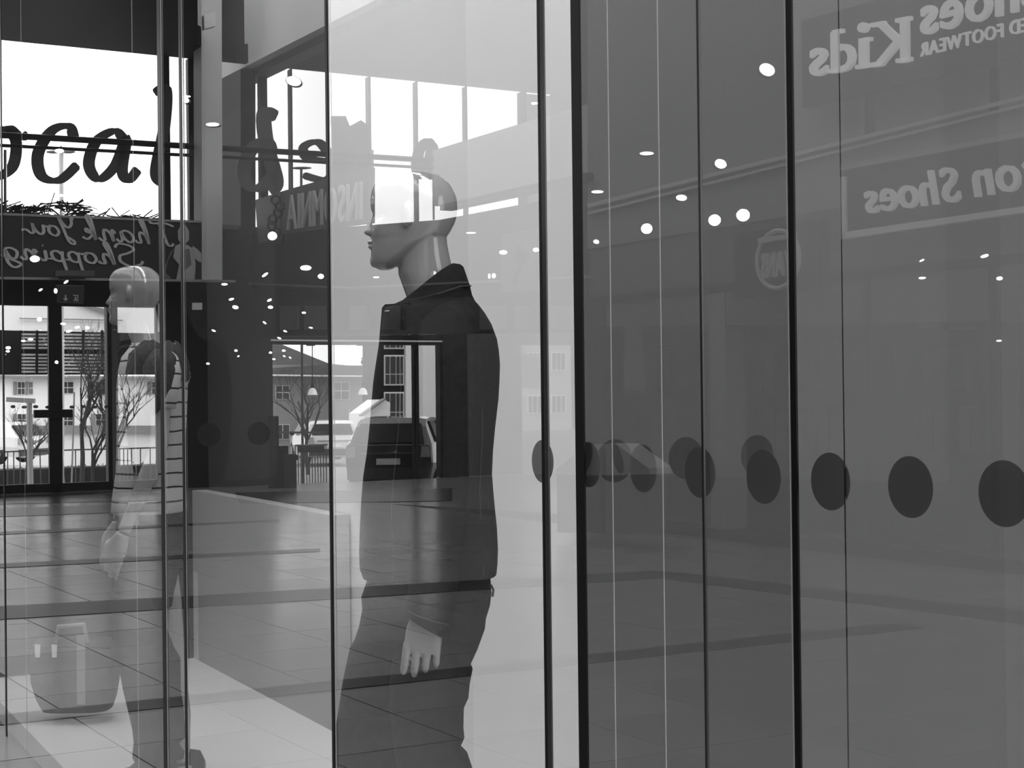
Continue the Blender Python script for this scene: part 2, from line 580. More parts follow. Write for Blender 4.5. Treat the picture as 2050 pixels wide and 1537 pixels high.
def glyph(ch, bold=0.0, shear=0.0):
    key = (ch, bold, shear)
    if key not in FONTCACHE:
        cu = bpy.data.curves.new('glyph', 'FONT'); cu.body = ch; cu.size = 1.0
        cu.offset = bold; cu.shear = shear; cu.resolution_u = 3
        ob = bpy.data.objects.new('glyph', cu)
        me = bpy.data.meshes.new_from_object(ob)
        vs = [v.co.copy() for v in me.vertices]; fs = [list(p.vertices) for p in me.polygons]
        bpy.data.objects.remove(ob); bpy.data.curves.remove(cu); bpy.data.meshes.remove(me)
        FONTCACHE[key] = (vs, fs)
    return FONTCACHE[key]


def lettering(parent, text, O, E, h, material, nrm, th=0.03, bold=0.0, shear=0.0, gap=0.09, serif=False, rise=None, name='letter', capscale=1.0):
    """text from O to E along the baseline (3-D points), cap height h; each letter a part"""
    O = Vector(O); E = Vector(E)
    adv = []; x = 0
    for ch in text:
        if ch == ' ':
            adv.append((x, None)); x += 0.35; continue
        vs, fs = glyph(ch, bold, shear)
        lo = min(v.x for v in vs); hi = max(v.x for v in vs)
        adv.append((x - lo, (vs, fs))); x += hi - lo + gap
    W = x - gap
    upv = Vector((0, 0, 1)) if rise is None else Vector(rise)
    hs = h / 0.73
    ex = (E - O) / W
    for (x0, g), ch in zip(adv, text):
        if g is None:
            continue
        vs, fs = g
        b = MB()
        if serif and ch == 'i':
            lo = min(v.x for v in vs); hi = max(v.x for v in vs); mid = (lo + hi) / 2
            q3 = lambda xx, yy: O + ex * (x0 + xx) + upv * (yy * hs)
            for (xa, xb, ya, yb) in ((mid - .07, mid + .07, 0, .50), (mid - .14, mid + .14, 0, .065), (mid - .14, mid, .44, .50)):
                b.prism([q3(xa, ya), q3(xb, ya), q3(xb, yb), q3(xa, yb)], nrm * th)
            b.prism([q3(mid + .09 * math.cos(k * PI / 8), .68 + .085 * math.sin(k * PI / 8)) for k in range(16)], nrm * th)
            fix_normals(b.build(name, material, parent))
            continue
        n0 = len(vs)
        P = [O + ex * (x0 + v.x) + upv * (v.y * hs) for v in vs]
        b.v = [p for p in P] + [p + nrm * th for p in P]
        b.f = [f[:] for f in fs] + [[i + n0 for i in f][::-1] for f in fs]
        edges = {}
        for f in fs:
            for i in range(len(f)):
                e = (f[i], f[(i + 1) % len(f)])
                edges[e] = edges.get(e, 0) + 1
        for (i, j) in list(edges):
            if (j, i) not in edges:
                b.f.append([j, i, i + n0, j + n0])
        if serif:
            lo = min(v.x for v in vs); hi = max(v.x for v in vs); top = max(v.y for v in vs)
            sp = {'K': [(lo - .05, lo + .2, 0), (hi - .2, hi + .05, 0), (lo - .05, lo + .2, .66), (hi - .23, hi + .02, .66)],
                  'i': [(lo - .06, hi + .06, 0), (lo - .07, hi - .02, .47)], 'd': [(hi - .12, hi + .07, 0), (hi - .22, hi - .03, .66)]}.get(ch, [])
            for (xa, xb, yb) in sp:
                pts = [O + ex * (x0 + xx) + upv * (yy * hs) for xx, yy in ((xa, yb), (xb, yb), (xb, yb + .065), (xa, yb + .065))]
                b.prism(pts, nrm * th)
        b.mi = [0] * len(b.f)
        o = b.build(name, material, parent)
        fix_normals(o)


def catmull(P, n=7):
    out = []
    for i in range(len(P) - 1):
        p0 = P[max(i - 1, 0)]; p1 = P[i]; p2 = P[i + 1]; p3 = P[min(i + 2, len(P) - 1)]
        for k in range(n):
            t = k / n
            out.append(tuple(0.5 * ((2 * p1[a]) + (-p0[a] + p2[a]) * t + (2 * p0[a] - 5 * p1[a] + 4 * p2[a] - p3[a]) * t * t + (-p0[a] + 3 * p1[a] - 3 * p2[a] + p3[a]) * t ** 3) for a in range(2)))
    out.append(tuple(P[-1]))
    return out


SCRIPT = {  # strokes in a unit-ish box, x-height .5, cap 1
    'T': [[(0, .88), (.35, 1.0), (.8, .95), (.95, 1.05)], [(.55, 1.0), (.45, .5), (.35, .05), (.2, -.02), (.1, .1)]],
    'h': [[(.1, .0), (.2, .5), (.35, 1.0), (.25, 1.05), (.15, .6), (.1, 0), (.2, .35), (.4, .5), (.45, .3), (.42, .05), (.55, .02), (.65, .12)]],
    'a': [[(.5, .42), (.35, .52), (.12, .4), (.05, .15), (.2, 0), (.4, .15), (.52, .45), (.5, .1), (.6, 0), (.72, .12)]],
    'n': [[(.0, .35), (.1, .5), (.12, .3), (.1, 0), (.2, .35), (.38, .5), (.44, .3), (.42, .05), (.52, .0), (.65, .12)]],
    'k': [[(.1, .0), (.2, .5), (.35, 1.0), (.22, 1.05), (.14, .6), (.1, 0), (.15, .25), (.4, .48), (.42, .35), (.2, .25), (.4, .02), (.6, .1)]],
    'Y': [[(.0, .95), (.1, 1.02), (.12, .7), (.3, .5), (.5, .7), (.65, 1.02), (.5, .4), (.35, -.2), (.15, -.35), (.1, -.2), (.4, .02)]],
    'o': [[(.35, .5), (.15, .45), (.05, .2), (.2, 0), (.42, .1), (.45, .35), (.35, .5), (.5, .42), (.6, .45)]],
    'u': [[(.05, .5), (.05, .15), (.2, 0), (.4, .2), (.48, .5), (.46, .1), (.58, 0), (.78, .15), (1.0, .1)]],
    'S': [[(.9, .85), (.75, 1.05), (.35, 1.0), (.2, .8), (.45, .6), (.75, .45), (.75, .15), (.4, -.05), (.0, .08), (-.1, .25)]],
    'p': [[(.05, .5), (.08, .2), (.0, -.45)], [(.06, .3), (.25, .5), (.45, .4), (.4, .1), (.2, 0), (.08, .1)], [(.4, .1), (.6, .1)]],
    'i': [[(.05, .5), (.05, .1), (.15, 0), (.3, .12)], [(.08, .72), (.1, .74)]],
    'g': [[(.5, .45), (.3, .52), (.08, .35), (.15, .05), (.35, .05), (.5, .4), (.45, -.2), (.25, -.42), (.0, -.25), (.3, -.05), (.65, .15)]],
    'l': [[(.05, .95), (.2, 1.0), (.22, .6), (.15, .1), (.25, -.03)]],
    'c': [[(.5, .42), (.42, .55), (.2, .5), (.05, .25), (.12, .02), (.35, -.02), (.58, .15)]],
    'L': [[(.5, 1.0), (.3, .9), (.25, .4), (.05, .02), (.35, .1), (.7, 0)]],
    'e': [[(.08, .25), (.4, .32), (.42, .48), (.2, .52), (.05, .2), (.2, 0), (.5, .08)]],
    'm': [[(.0, .4), (.08, .5), (.08, 0), (.2, .4), (.35, .5), (.36, 0), (.48, .4), (.64, .5), (.66, .1), (.8, 0)]],
    'd': [[(.5, .42), (.3, .52), (.08, .35), (.1, .05), (.3, 0), (.48, .3)], [(.55, 1.0), (.48, .4), (.5, .05), (.65, 0)]],
}


def script(parent, text, O, E, h, wd, material, nrm, th=0.02, gap=0.02, slant=0.15, name='letter', lean=0.0):
    O = Vector(O); E = Vector(E)
    xs = []; x = 0
    for ch in text:
        if ch == ' ':
            xs.append((x, None)); x += .4; continue
        st = SCRIPT[ch]
        hi = max(p[0] for s in st for p in s)
        xs.append((x, st)); x += hi + gap
    ex = (E - O) / x
    L = (E - O).length / x
    upv = Vector((0, 0, 1))
    for (x0, st) in xs:
        if st is None:
            continue
        b = MB()
        for q, s in enumerate(st):
            P = catmull(s)
            nn = len(P)
            Lp = []; Rp = []
            pts = [((x0 + p[0] + slant * p[1]) * L, p[1] * h) for p in P]
            for i in range(nn):
                a = pts[max(i - 1, 0)]; c = pts[min(i + 1, nn - 1)]
                dx, dy = c[0] - a[0], c[1] - a[1]; l = math.hypot(dx, dy) or 1
                ww_ = wd * (0.5 + 0.5 * abs(dy) / l) * (0.6 if i in (0, nn - 1) else 1)
                Lp.append((pts[i][0] - dy / l * ww_ / 2, pts[i][1] + dx / l * ww_ / 2))
                Rp.append((pts[i][0] + dy / l * ww_ / 2, pts[i][1] - dx / l * ww_ / 2))
            e1 = ex.normalized()
            tov = lambda t, z_: O + e1 * t[0] + upv * t[1] + nrm * z_
            rings = [[tov(Lp[i], -th - .001 * q), tov(Rp[i], -th - .001 * q), tov(Rp[i], 0), tov(Lp[i], 0)] for i in range(nn)]
            b.loft(rings)
        fix_normals(b.build(name, material, parent))


# big window lettering on the upper glazing (reads the right way round in the reflection)
M_let = mat('window_lettering_grey', 0.07, 0.5)
lt = empty('window_lettering', on(300, 300, PL), 'giant dark grey handwritten word across the upper glazing at left', 'lettering')
PLf = off(PL, -0.2)
k_ = on(0, 789, PLf).y / F
script(lt, 'Local', on(-175, 350, PLf), on(338, 362, PLf), 1.65, 0.2, M_let, NL, 0.03, gap=0.10, slant=0.12)
lt2 = empty('window_lettering', on(600, 300, PL), 'row of giant blurred grey letters on the glazing right of the dark column', 'lettering')
script(lt2, 'c', on(478, 370, PLf), on(548, 374, PLf), 1.5, 0.26, M_let, NL, 0.03)
script(lt2, 'l', on(578, 378, PLf), on(535, 378, PLf), 1.42, 0.3, M_let, NL, 0.03, slant=0.1)
script(lt2, 'e', on(680, 358, PLf), on(606, 362, PLf), 1.35, 0.2, M_let, NL, 0.03)
plpoly(PLf, [(663, 232), (692, 232), (700, 252), (722, 240), (738, 252), (743, 300), (738, 345), (668, 352)], 0.03).build('letter', M_let, lt2)
script(lt2, 'a', on(828, 352, PLf), on(875, 352, PLf), 1.3, 0.24, M_let, NL, 0.03)

# signs on the long wall ----------------------------------------------
M_sign = mat('sign_board_dark', 0.01, 0.4)
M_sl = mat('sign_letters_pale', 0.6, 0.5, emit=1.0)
M_sl2 = mat('sign_letters_dim', 0.6, 0.5)
PWs = off(PW, -0.25)
s1 = empty('shop_sign', on(620, 400, PWs), 'long dark sign with tall pale capitals above the middle doorway', 'sign')
plpoly(PWs, [(560, 384), (736, 334), (736, 446), (560, 470)], 0.12).build('board', mat('sign_board_mid', 0.10, 0.4), s1)
plpoly(off(PWs, -0.02), [(510, 400), (560, 384), (560, 478), (516, 486)], 0.16).build('end_board', mat('sign_board_end', 0.13, 0.4), s1)
lettering(s1, 'INSOMNIA', on(722, 438, off(PWs, -0.05)), on(574, 460, off(PWs, -0.05)), on(650, 372, PWs).z - on(650, 449, PWs).z, M_sl2, NW, 0.04, gap=0.16, bold=0.0)
# ornament of curls beside it
om = empty('wrought_ornament', on(545, 440, off(PWs, -0.3)), 'twisted grey ornamental chain hanging at the far end of the capitals sign', 'ornament')
for k in range(7):
    cx_, cy_ = 552 + 9 * math.sin(k * 1.3), 400 + k * 13
    P = [on(cx_ + (9 - k * .3) * math.cos(t * PI / 5), cy_ + 9 * math.sin(t * PI / 5), off(PWs, -0.3)) for t in range(10)]
    MB().tube(P + [P[0]], 0.022, 6).build('curl', M_dk2, om)

s2 = empty('shop_sign', on(1850, 100, PWs), 'dark board high at right with large pale lettering for children and footwear', 'sign')
plpoly(PWs, [(1603, 42), (2200, -125), (2200, 74), (1606, 216)], 0.12).build('board', M_sign, s2)
q_ = off(PWs, -0.06)
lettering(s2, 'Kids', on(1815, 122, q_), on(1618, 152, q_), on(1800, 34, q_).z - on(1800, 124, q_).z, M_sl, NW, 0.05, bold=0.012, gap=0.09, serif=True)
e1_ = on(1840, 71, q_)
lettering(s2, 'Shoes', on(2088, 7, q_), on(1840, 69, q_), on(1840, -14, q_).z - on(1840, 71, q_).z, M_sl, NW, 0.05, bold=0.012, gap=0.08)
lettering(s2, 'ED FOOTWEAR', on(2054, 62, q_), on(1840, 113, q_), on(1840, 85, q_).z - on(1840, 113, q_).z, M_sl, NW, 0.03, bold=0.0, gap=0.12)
s3 = empty('shop_sign', on(1850, 400, PWs), 'framed dark sign with pale italic lettering at the right edge', 'sign')
plpoly(PWs, [(1686, 330), (2200, 238), (2200, 405), (1686, 478)], 0.1).build('board', M_sign, s3)
M_fr = mat('sign_frame_pale', 0.75, 0.4)
plpoly(off(PWs, -0.03), [(1680, 355), (1690, 353), (1692, 478), (1682, 480)], 0.1).build('frame_side', M_fr, s3)
plpoly(off(PWs, -0.03), [(1682, 466), (2200, 392), (2200, 404), (1682, 480)], 0.1).build('frame_bottom', M_fr, s3)
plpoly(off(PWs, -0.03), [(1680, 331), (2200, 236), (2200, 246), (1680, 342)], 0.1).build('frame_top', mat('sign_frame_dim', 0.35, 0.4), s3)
q_ = off(PWs, -0.06)
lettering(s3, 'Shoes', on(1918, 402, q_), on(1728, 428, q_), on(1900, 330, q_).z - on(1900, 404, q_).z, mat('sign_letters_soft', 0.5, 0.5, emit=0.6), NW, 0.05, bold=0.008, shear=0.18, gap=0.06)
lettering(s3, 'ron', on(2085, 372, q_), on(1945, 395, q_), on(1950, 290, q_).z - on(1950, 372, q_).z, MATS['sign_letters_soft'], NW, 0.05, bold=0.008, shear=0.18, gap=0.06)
# roundel
s4 = empty('round_sign', on(1556, 520, PWs), 'faint round logo sign beside a dark post, under the ceiling lamps', 'sign')
plpoly(off(PWs, 0.08), [(1470, 470), (1645, 440), (1645, 580), (1470, 600)], 0.1).build('backing_board', mat('roundel_board', 0.012, 0.4), s4)
rc = on(1556, 520, PWs); rr = (on(1556, 463, PWs).z - on(1556, 578, PWs).z) / 2
hx = Vector((NW.y, -NW.x, 0))
P = [rc + hx * (rr * 1.05 * math.cos(2 * PI * a / 36)) + Vector((0, 0, rr * math.sin(2 * PI * a / 36))) for a in range(37)]
MB().tube(P, 0.025, 6).build('ring', mat('roundel_pale', 0.5, 0.5), s4)
MB().disc(rc + NW * 0.02, NW, rr, rr, hx, 0.05, 36).build('disc', mat('roundel_disc', 0.09, 0.5), s4)
lettering(s4, 'VANS', on(1586, 548, off(PWs, -0.03)), on(1522, 556, off(PWs, -0.03)), on(1550, 500, PWs).z - on(1550, 548, PWs).z, MATS['roundel_pale'], NW, 0.04, bold=0.04, gap=0.04)
plpoly(off(PWs, -0.03), [(1516, 478), (1590, 466), (1590, 476), (1516, 488)], 0.04).build('bar', MATS['roundel_pale'], s4)
# athletic poster
ps = empty('poster', on(1052, 520, PWs), 'pale poster of a leaping dark silhouette beside the first steel post', 'poster')
plpoly(off(PWs, 0.1), [(1004, 470), (1085, 455), (1085, 580), (1004, 585)], 0.03).build('sheet', mat('poster_pale', 0.16, 0.6), ps)
for poly in ([(1034, 498), (1044, 496), (1050, 520), (1040, 530), (1030, 520)], [(1040, 528), (1050, 522), (1040, 545), (1030, 572), (1024, 568)], [(1046, 500), (1062, 512), (1058, 520), (1046, 512)], [(1035, 488), (1042, 486), (1042, 496), (1036, 497)]):
    plpoly(off(PWs, 0.08), poly, 0.015).build('figure', mat('poster_dark', 0.06, 0.6), ps)

# banner with handwriting ---------------------------------------------
PB = off(PL, -1.0)
bn = empty('banner', on(200, 500, PB), 'long dark banner with mirrored handwritten thanks and a woman, over the left doors', 'banner')
def zl(x, y): return on(x, y, PB)
MB().prism([zl(-90, 425), zl(424, 445), zl(424, 560), zl(-90, 553)], NL * 0.06).build('sheet', mat('banner_dark', 0.035, 0.6), bn)
for a, b in (((-90, 425), (425, 445)), ((-90, 555), (470, 563)), ((424, 445), (424, 562))):
    MB().bar(zl(*a), zl(*b), 0.05, 0.04).build('edge', mat('banner_edge', 0.3, 0.4), bn)
PBf = off(PB, -0.02)
M_scr = mat('banner_letters', 0.5, 0.6)
script(bn, 'Thank', on(352, 492, PBf), on(165, 478, PBf), 0.38, 0.052, M_scr, NL, 0.01, slant=0.12)
script(bn, 'You', on(152, 476, PBf), on(42, 464, PBf), 0.32, 0.052, M_scr, NL, 0.01, slant=0.12)
script(bn, 'Shopping', on(282, 532, PBf), on(2, 516, PBf), 0.34, 0.055, M_scr, NL, 0.01, slant=0.12)
# the printed woman
M_w1 = mat('print_pale', 0.4, 0.6); M_w2 = mat('print_mid', 0.16, 0.6)
def pprint_(pts, m_, d=0.0):
    plpoly(off(PB, -0.02 - d), pts, 0.01).build('print', m_, bn)
pprint_([(355, 462), (362, 450), (372, 450), (379, 462), (379, 480), (372, 488), (362, 488), (356, 478)], M_w1)
pprint_([(350, 492), (362, 486), (376, 490), (388, 498), (392, 530), (390, 560), (352, 560), (358, 530), (346, 515)], M_w1)
pprint_([(386, 492), (395, 498), (414, 520), (410, 527), (398, 524), (386, 512)], M_w1)
pprint_([(350, 494), (336, 520), (330, 545), (342, 556), (334, 560), (324, 548), (340, 505)], M_w2, .003)
pprint_([(362, 500), (380, 498), (384, 530), (366, 545), (360, 520)], M_w2, .005)

# twig heap on the ledge
tw = MB()
for k in range(230):
    xx = random.uniform(-40, 178) if k < 190 else random.uniform(175, 320)
    hgt = 12 + (18 if 95 < xx < 176 else 6) if xx < 178 else 4
    c0 = on(xx, 432 + xx * 0.03, off(PL, -0.4)) + Vector((0, 0, random.uniform(0, hgt) * 0.0087))
    d_ = Vector((random.uniform(-1, 1), random.uniform(-.4, .4), random.uniform(-.25, .35))).normalized() * random.uniform(.08, .28)
    tw.tube([c0 - d_, c0 + d_ * .2 + Vector((0, 0, .02)), c0 + d_], random.uniform(.006, .016), 4)
tag(tw.build('twig_heap', M_dk2), 'heap of dark twigs lying along the ledge above the banner', 'twigs', kind='stuff')

# left doors -----------------------------------------------------------
PD = off(PL, -0.3)
dr = empty('door_1', on(110, 900, PD), kind='structure'); dr.location.z = 0
zc = lambda y, x=100: zat(x, y, PD)
for xa, xb in ((98, 124), (-34, -20), (216, 224), (314, 326)):
    rect(PD, xa, xb, 0.02, zc(606), 0.1).build('stile', M_blk, dr)
rect(PD, -34, 326, 0.0, zc(968), 0.12).build('bottom_rail', M_blk, dr)
rect(PD, -34, 326, zc(612), zc(600), 0.12).build('top_rail', M_blk, dr)
rect(off(PD, -0.1), 70, 145, zc(836), zc(820), 0.1).build('lock_plate', M_blk, dr)
rect(PD, -34, 326, 0.01, 0.05, 0.14).build('threshold', M_steel, dr)
# door glass
g = rect(off(PD, 0.05), -20, 326, 0.1, zc(612), 0.012).build('door_glass', GLASSH, dr)
for k in range(9):
    c = on(26 + k * 23.5, 814 + (k % 2), off(PD, 0.03))
    MB().disc(c, NL, 0.045, 0.028, Vector((NL.y, -NL.x, 0)), 0.004, 18).build('marker_dot', M_mid, dr)
# exit sign
ex = empty('exit_sign', on(140, 590, off(PL, -1.4)), 'small dark emergency exit sign with arrow and running figure above the doors', 'sign')
PX = off(PL, -1.4)
plpoly(PX, [(112, 570), (170, 571), (168, 606), (115, 605)], 0.08).build('box', mat('exit_box', 0.03, 0.4), ex)
plpoly(off(PX, -.01), [(112, 570), (170, 571), (170, 573), (112, 572)], 0.02).build('lid_edge', M_mid, ex)
M_pict = mat('pictogram', 0.4, 0.5)
for poly in ([(129, 590), (132, 590), (132, 597), (136, 597), (130.5, 603), (125, 597), (129, 597)],
             [(146, 590), (157, 590), (157, 592), (146, 592)], [(155, 592), (157, 592), (157, 603), (155, 603)],
             [(149, 594), (153, 594), (153, 598), (150, 598)], [(150, 598), (153, 598), (154, 603), (152, 603)], [(147, 600), (150, 598), (151, 600), (148, 603)]):
    plpoly(off(PX, -.015), poly, 0.01).build('pictogram', M_pict, ex)
lb = empty('junction_box', on(150, 550, off(PL, -1.3)), 'flat grey box hanging over the exit sign under the banner', 'box')
plpoly(off(PL, -1.3), [(110, 541), (190, 541), (190, 552), (110, 552)], 0.12).build('casing', M_mid, lb)
plpoly(off(PL, -1.3), [(118, 553), (172, 553), (172, 558), (118, 558)], 0.08).build('lower_casing', M_dk2, lb)

# small wall box on pier, top
plpoly(off(PL, -2.2), [(409, 30), (431, 24), (432, 52), (410, 58)], 0.15).build('wall_speaker', mat('speaker_white', 0.6, 0.5))
tag(bpy.data.objects['wall_speaker'], 'small white box speaker high on the pale corner pier', 'speaker')
plpoly(off(PL, -.6), [(386, 606), (405, 606), (405, 620), (386, 620)], 0.03).build('notice', M_white)
tag(bpy.data.objects['notice'], 'small white notice on the dark wall right of the left doors', 'notice')
plpoly(off(PL, -.55), [(318, 607), (324, 607), (324, 664), (318, 664)], 0.03).build('notice_strip', M_white)
tag(bpy.data.objects['notice_strip'], 'narrow tall pale notice strip beside the striped mannequin head', 'notice')

# ------------------------------------------------------------------ outside, beyond the end wall
PO = lambda d: off(PL, d)
def gz(d):    # ground outside falls away
    return -0.35 - 0.018 * d
gr = MB()
a = on(-500, 789, PO(0.3)); b = on(1400, 789, PO(0.3)); c = on(1400, 789, PO(60)); d = on(-500, 789, PO(60))
gr.prism([Vector((a.x, a.y, -0.3)), Vector((b.x, b.y, -0.3)), Vector((c.x, c.y, -1.4)), Vector((d.x, d.y, -1.4))], (0, 0, -0.3))
struct(gr.build('ground_outside', M_asph))
def fpt(x, d, z):
    p = on(x, 789, PO(d)); return Vector((p.x, p.y, z))
def zgr(d): return -0.3 - 1.1 * (d - 0.3) / 59.7
# pavement strips
for k, (d0, d1) in enumerate(((3.0, 3.5), (4.6, 4.75), (5.2, 5.35), (5.9, 6.05), (6.6, 6.75), (7.4, 7.6), (12, 13.2))):
    x1 = 235 if k else 330
    MB().prism([fpt(-80, d0, zgr(d0) + .01), fpt(x1, d0, zgr(d0) + .01), fpt(x1 + 20, d1, zgr(d1) + .01), fpt(-80, d1, zgr(d1) + .01)], (0, 0, 0.012)).build('road_marking', mat('road_white', 0.55, 0.8))
for o in [o for o in bpy.data.objects if o.name.startswith('road_marking')]:
    tag(o, 'one of the white stripes painted across the road outside the left doors', 'road marking', 'white road stripes outside the left doors')

tag(MB().prism([fpt(500, 0.35, zgr(.35) + .02), fpt(900, 0.35, zgr(.35) + .02), fpt(900, 2.6, zgr(2.6) + .02), fpt(500, 2.6, zgr(2.6) + .02)], (0, 0, 0.02)).build('porch_mat', M_dark), 'broad dark mat on the ground just outside the middle doorway', 'mat')

# canopy / white gabled tent behind the doors (pale fascia), louvred screen, white house
tent = empty('canopy', fpt(130, 14, zgr(14)), 'broad white fabric canopy roof seen above the louvred screen', 'canopy')
plpoly(PO(14), [(-40, 560), (330, 560), (330, 668), (-40, 662)], 0.15).build('roof_sheet', M_white, tent)
plpoly(PO(13.9), [(40, 636), (245, 640), (245, 642), (40, 638)], 0.05).build('seam', M_lt, tent)
plpoly(PO(13.9), [(150, 606), (230, 622), (235, 636), (160, 612)], 0.05).build('fold', M_lt, tent)
lv = empty('louvred_screen', fpt(130, 10, zgr(10)), 'dark frame with rows of pale horizontal louvres beyond the left doors', 'louvres')
M_lou = mat('louvre_grey', 0.6, 0.5)
plpoly(PO(10.4), [(-30, 660), (330, 668), (330, 750), (-30, 750)], 0.1).build('backing', M_dk2, lv)
for x0 in (40, 74, 96, 166, 204, 219):
    plpoly(PO(10), [(x0, 661), (x0 + 4, 661), (x0 + 4, 749), (x0, 749)], 0.12).build('upright', M_dark, lv)
for k in range(12):
    y0 = 667 + k * 6.8
    if k == 5: continue
    plpoly(PO(10.1), [(43, y0), (222, y0 + 1.5), (222, y0 + 5.3), (43, y0 + 3.8)], 0.12).build('slat', M_lou, lv)
ho = empty('white_house', fpt(150, 22, zgr(22)), 'long white rendered house with small-paned windows beyond the left doors', 'house')
plpoly(PO(22), [(-60, 748), (400, 753), (400, 935), (-60, 930)], 0.4).build('wall', M_white, ho)
plpoly(PO(21.6), [(-60, 750), (400, 755), (400, 760), (-60, 755)], 0.4).build('eaves_gutter', M_lt, ho)
plpoly(PO(21.8), [(-60, 852), (400, 852), (400, 868), (-60, 866)], 0.3).build('string_course', M_lt, ho)
def window(par, pl, x0, x1, y0, y1, nx=2, ny=2, shut=True):
    f = plpoly(off(pl, -0.06), [(x0, y0), (x1, y0), (x1, y1), (x0, y1)], 0.1).build('window', M_white, par)
    for i in range(nx):
        for j in range(ny):
            w_ = (x1 - x0) / nx; h_ = (y1 - y0) / ny
            q = plpoly(off(pl, -0.09), [(x0 + w_ * i + 1, y0 + h_ * j + 1), (x0 + w_ * (i + 1) - 1, y0 + h_ * j + 1), (x0 + w_ * (i + 1) - 1, y0 + h_ * (j + 1) - 1), (x0 + w_ * i + 1, y0 + h_ * (j + 1) - 1)], 0.02)
            q.build('pane', mat('far_pane', 0.06, 0.15), f)
    if shut:
        plpoly(off(pl, -0.05), [(x0 - 9, y0), (x0 - 2, y0), (x0 - 2, y1), (x0 - 9, y1)], 0.05).build('shutter', M_lt, par)
for x0, x1, y0, y1 in ((36, 52, 764, 790), (60, 68, 764, 790), (122, 147, 764, 788), (192, 214, 764, 790), (305, 325, 764, 790), (36, 54, 828, 852), (58, 68, 828, 852), (122, 147, 832, 852), (192, 216, 828, 852)):
    window(ho, PO(22), x0, x1, y0, y1)
# hedge
hb = MB()
for k in range(700):
    d0 = random.uniform(8.2, 9.2); x0 = random.uniform(-40, 330)
    p = fpt(x0, d0, zgr(9) + random.uniform(0.0, 0.55))
    v = Vector((random.uniform(-1, 1), random.uniform(-1, 1), random.uniform(-.5, 1))).normalized() * .07
    w_ = v.orthogonal().normalized() * .03
    hb.poly([p - w_, p + v * .5 - w_ * .2, p + w_, p + v])
hb.prism([fpt(-50, 8.3, zgr(8)), fpt(330, 8.3, zgr(8)), fpt(330, 9.1, zgr(8)), fpt(-50, 9.1, zgr(8))], (0, 0, 0.5))
tag(hb.build('hedge', mat('hedge_leaf', 0.035, 0.8)), 'low clipped dark hedge along the road beyond the left doors', 'hedge', kind='stuff')


def bare_tree(x, ybase, d, htot, lab, seed, spread=1.0):
    rnd = random.Random(seed)
    base = fpt(x, d, zgr(d))
    b = MB()

    def grow(p, dr_, L, r, lev):
        mid = p + dr_ * L * .5 + Vector((rnd.uniform(-1, 1), rnd.uniform(-1, 1), 0)) * L * .05
        e = p + dr_ * L
        b.tube([p, mid, e], [r, r * .85, r * .65], 5 if lev < 2 else 3)
        if lev >= 5 or r < 0.0022: return
        for q in range(rnd.choice((2, 3, 3)) if lev else 6):
            az = rnd.uniform(0, 2 * PI); tilt = rnd.uniform(.25, .75) * spread
            nd = (dr_ + Vector((math.cos(az), math.sin(az), 0)) * tilt + Vector((0, 0, .12))).normalized()
            st = p + dr_ * L * rnd.uniform(.55, 1.0)
            grow(st, nd, L * rnd.uniform(.55, .8), r * rnd.uniform(.45, .65), lev + 1)
    grow(base, Vector((0, 0, 1)), htot * .38, htot * .016, 0)
    o = b.build('bare_tree', mat('bark_grey', 0.07, 0.9))
    tag(o, lab, 'tree', 'leafless trees outside the hall')
bare_tree(55, 0, 7.5, 2.3, 'small leafless tree with drooping twigs at far left outside', 3, 1.3)
bare_tree(162, 0, 7.8, 4.0, 'taller of the thin leafless trees right of the door stile', 5)
bare_tree(184, 0, 5.6, 2.5, 'thin leafless tree nearest the striped mannequin outside the doors', 9)
bare_tree(232, 0, 9.5, 3.4, 'bushy leafless tree behind the front of the striped shirt', 12, 1.2)
bare_tree(615, 0, 12, 3.6, 'pale leafless tree behind the left side of the middle doorway', 21, 1.1)
for k, (x, t, ang, lab) in enumerate(((60, 0.1, 0, 'pale thick pole standing behind the left door glass'), (128, 0.05, -5, 'leaning pale pole just right of the door stile'), (141, 0.03, 2, 'thin upright grey pole between the leaning pole and the trees'))):
    p = fpt(x, 5.5, zgr(5.5)); q = p + Vector((math.sin(math.radians(ang)) * 2.2, 0, 2.2 if k else 2.0))
    b = MB().tube([p, q], t / 1.6, 8)
    if k == 0:
        b.bar(q + Vector((-0.5, 0, 0.06)), q + Vector((.12, 0, 0.02)), .1, .1)
    tag(b.build('street_pole', mat('pole_pale', 0.4, 0.5)), lab, 'pole')
# fence rods
fn = empty('rail_fence', fpt(60, 6.5, zgr(6.5)), 'thin metal railing fence in front of the hedge outside the left doors', 'fence')
MB().bar(fpt(-40, 6.5, zgr(6.5) + .95), fpt(326, 6.5, zgr(6.5) + .95), .03, .03).build('top_rail', M_mid, fn)
for x in (14, 27, 40, 80, 150, 238, 246, 254, 262, 280, 300):
    MB().bar(fpt(x, 6.5, zgr(6.5)), fpt(x, 6.5, zgr(6.5) + .95), .02, .02).build('post', M_mid, fn)


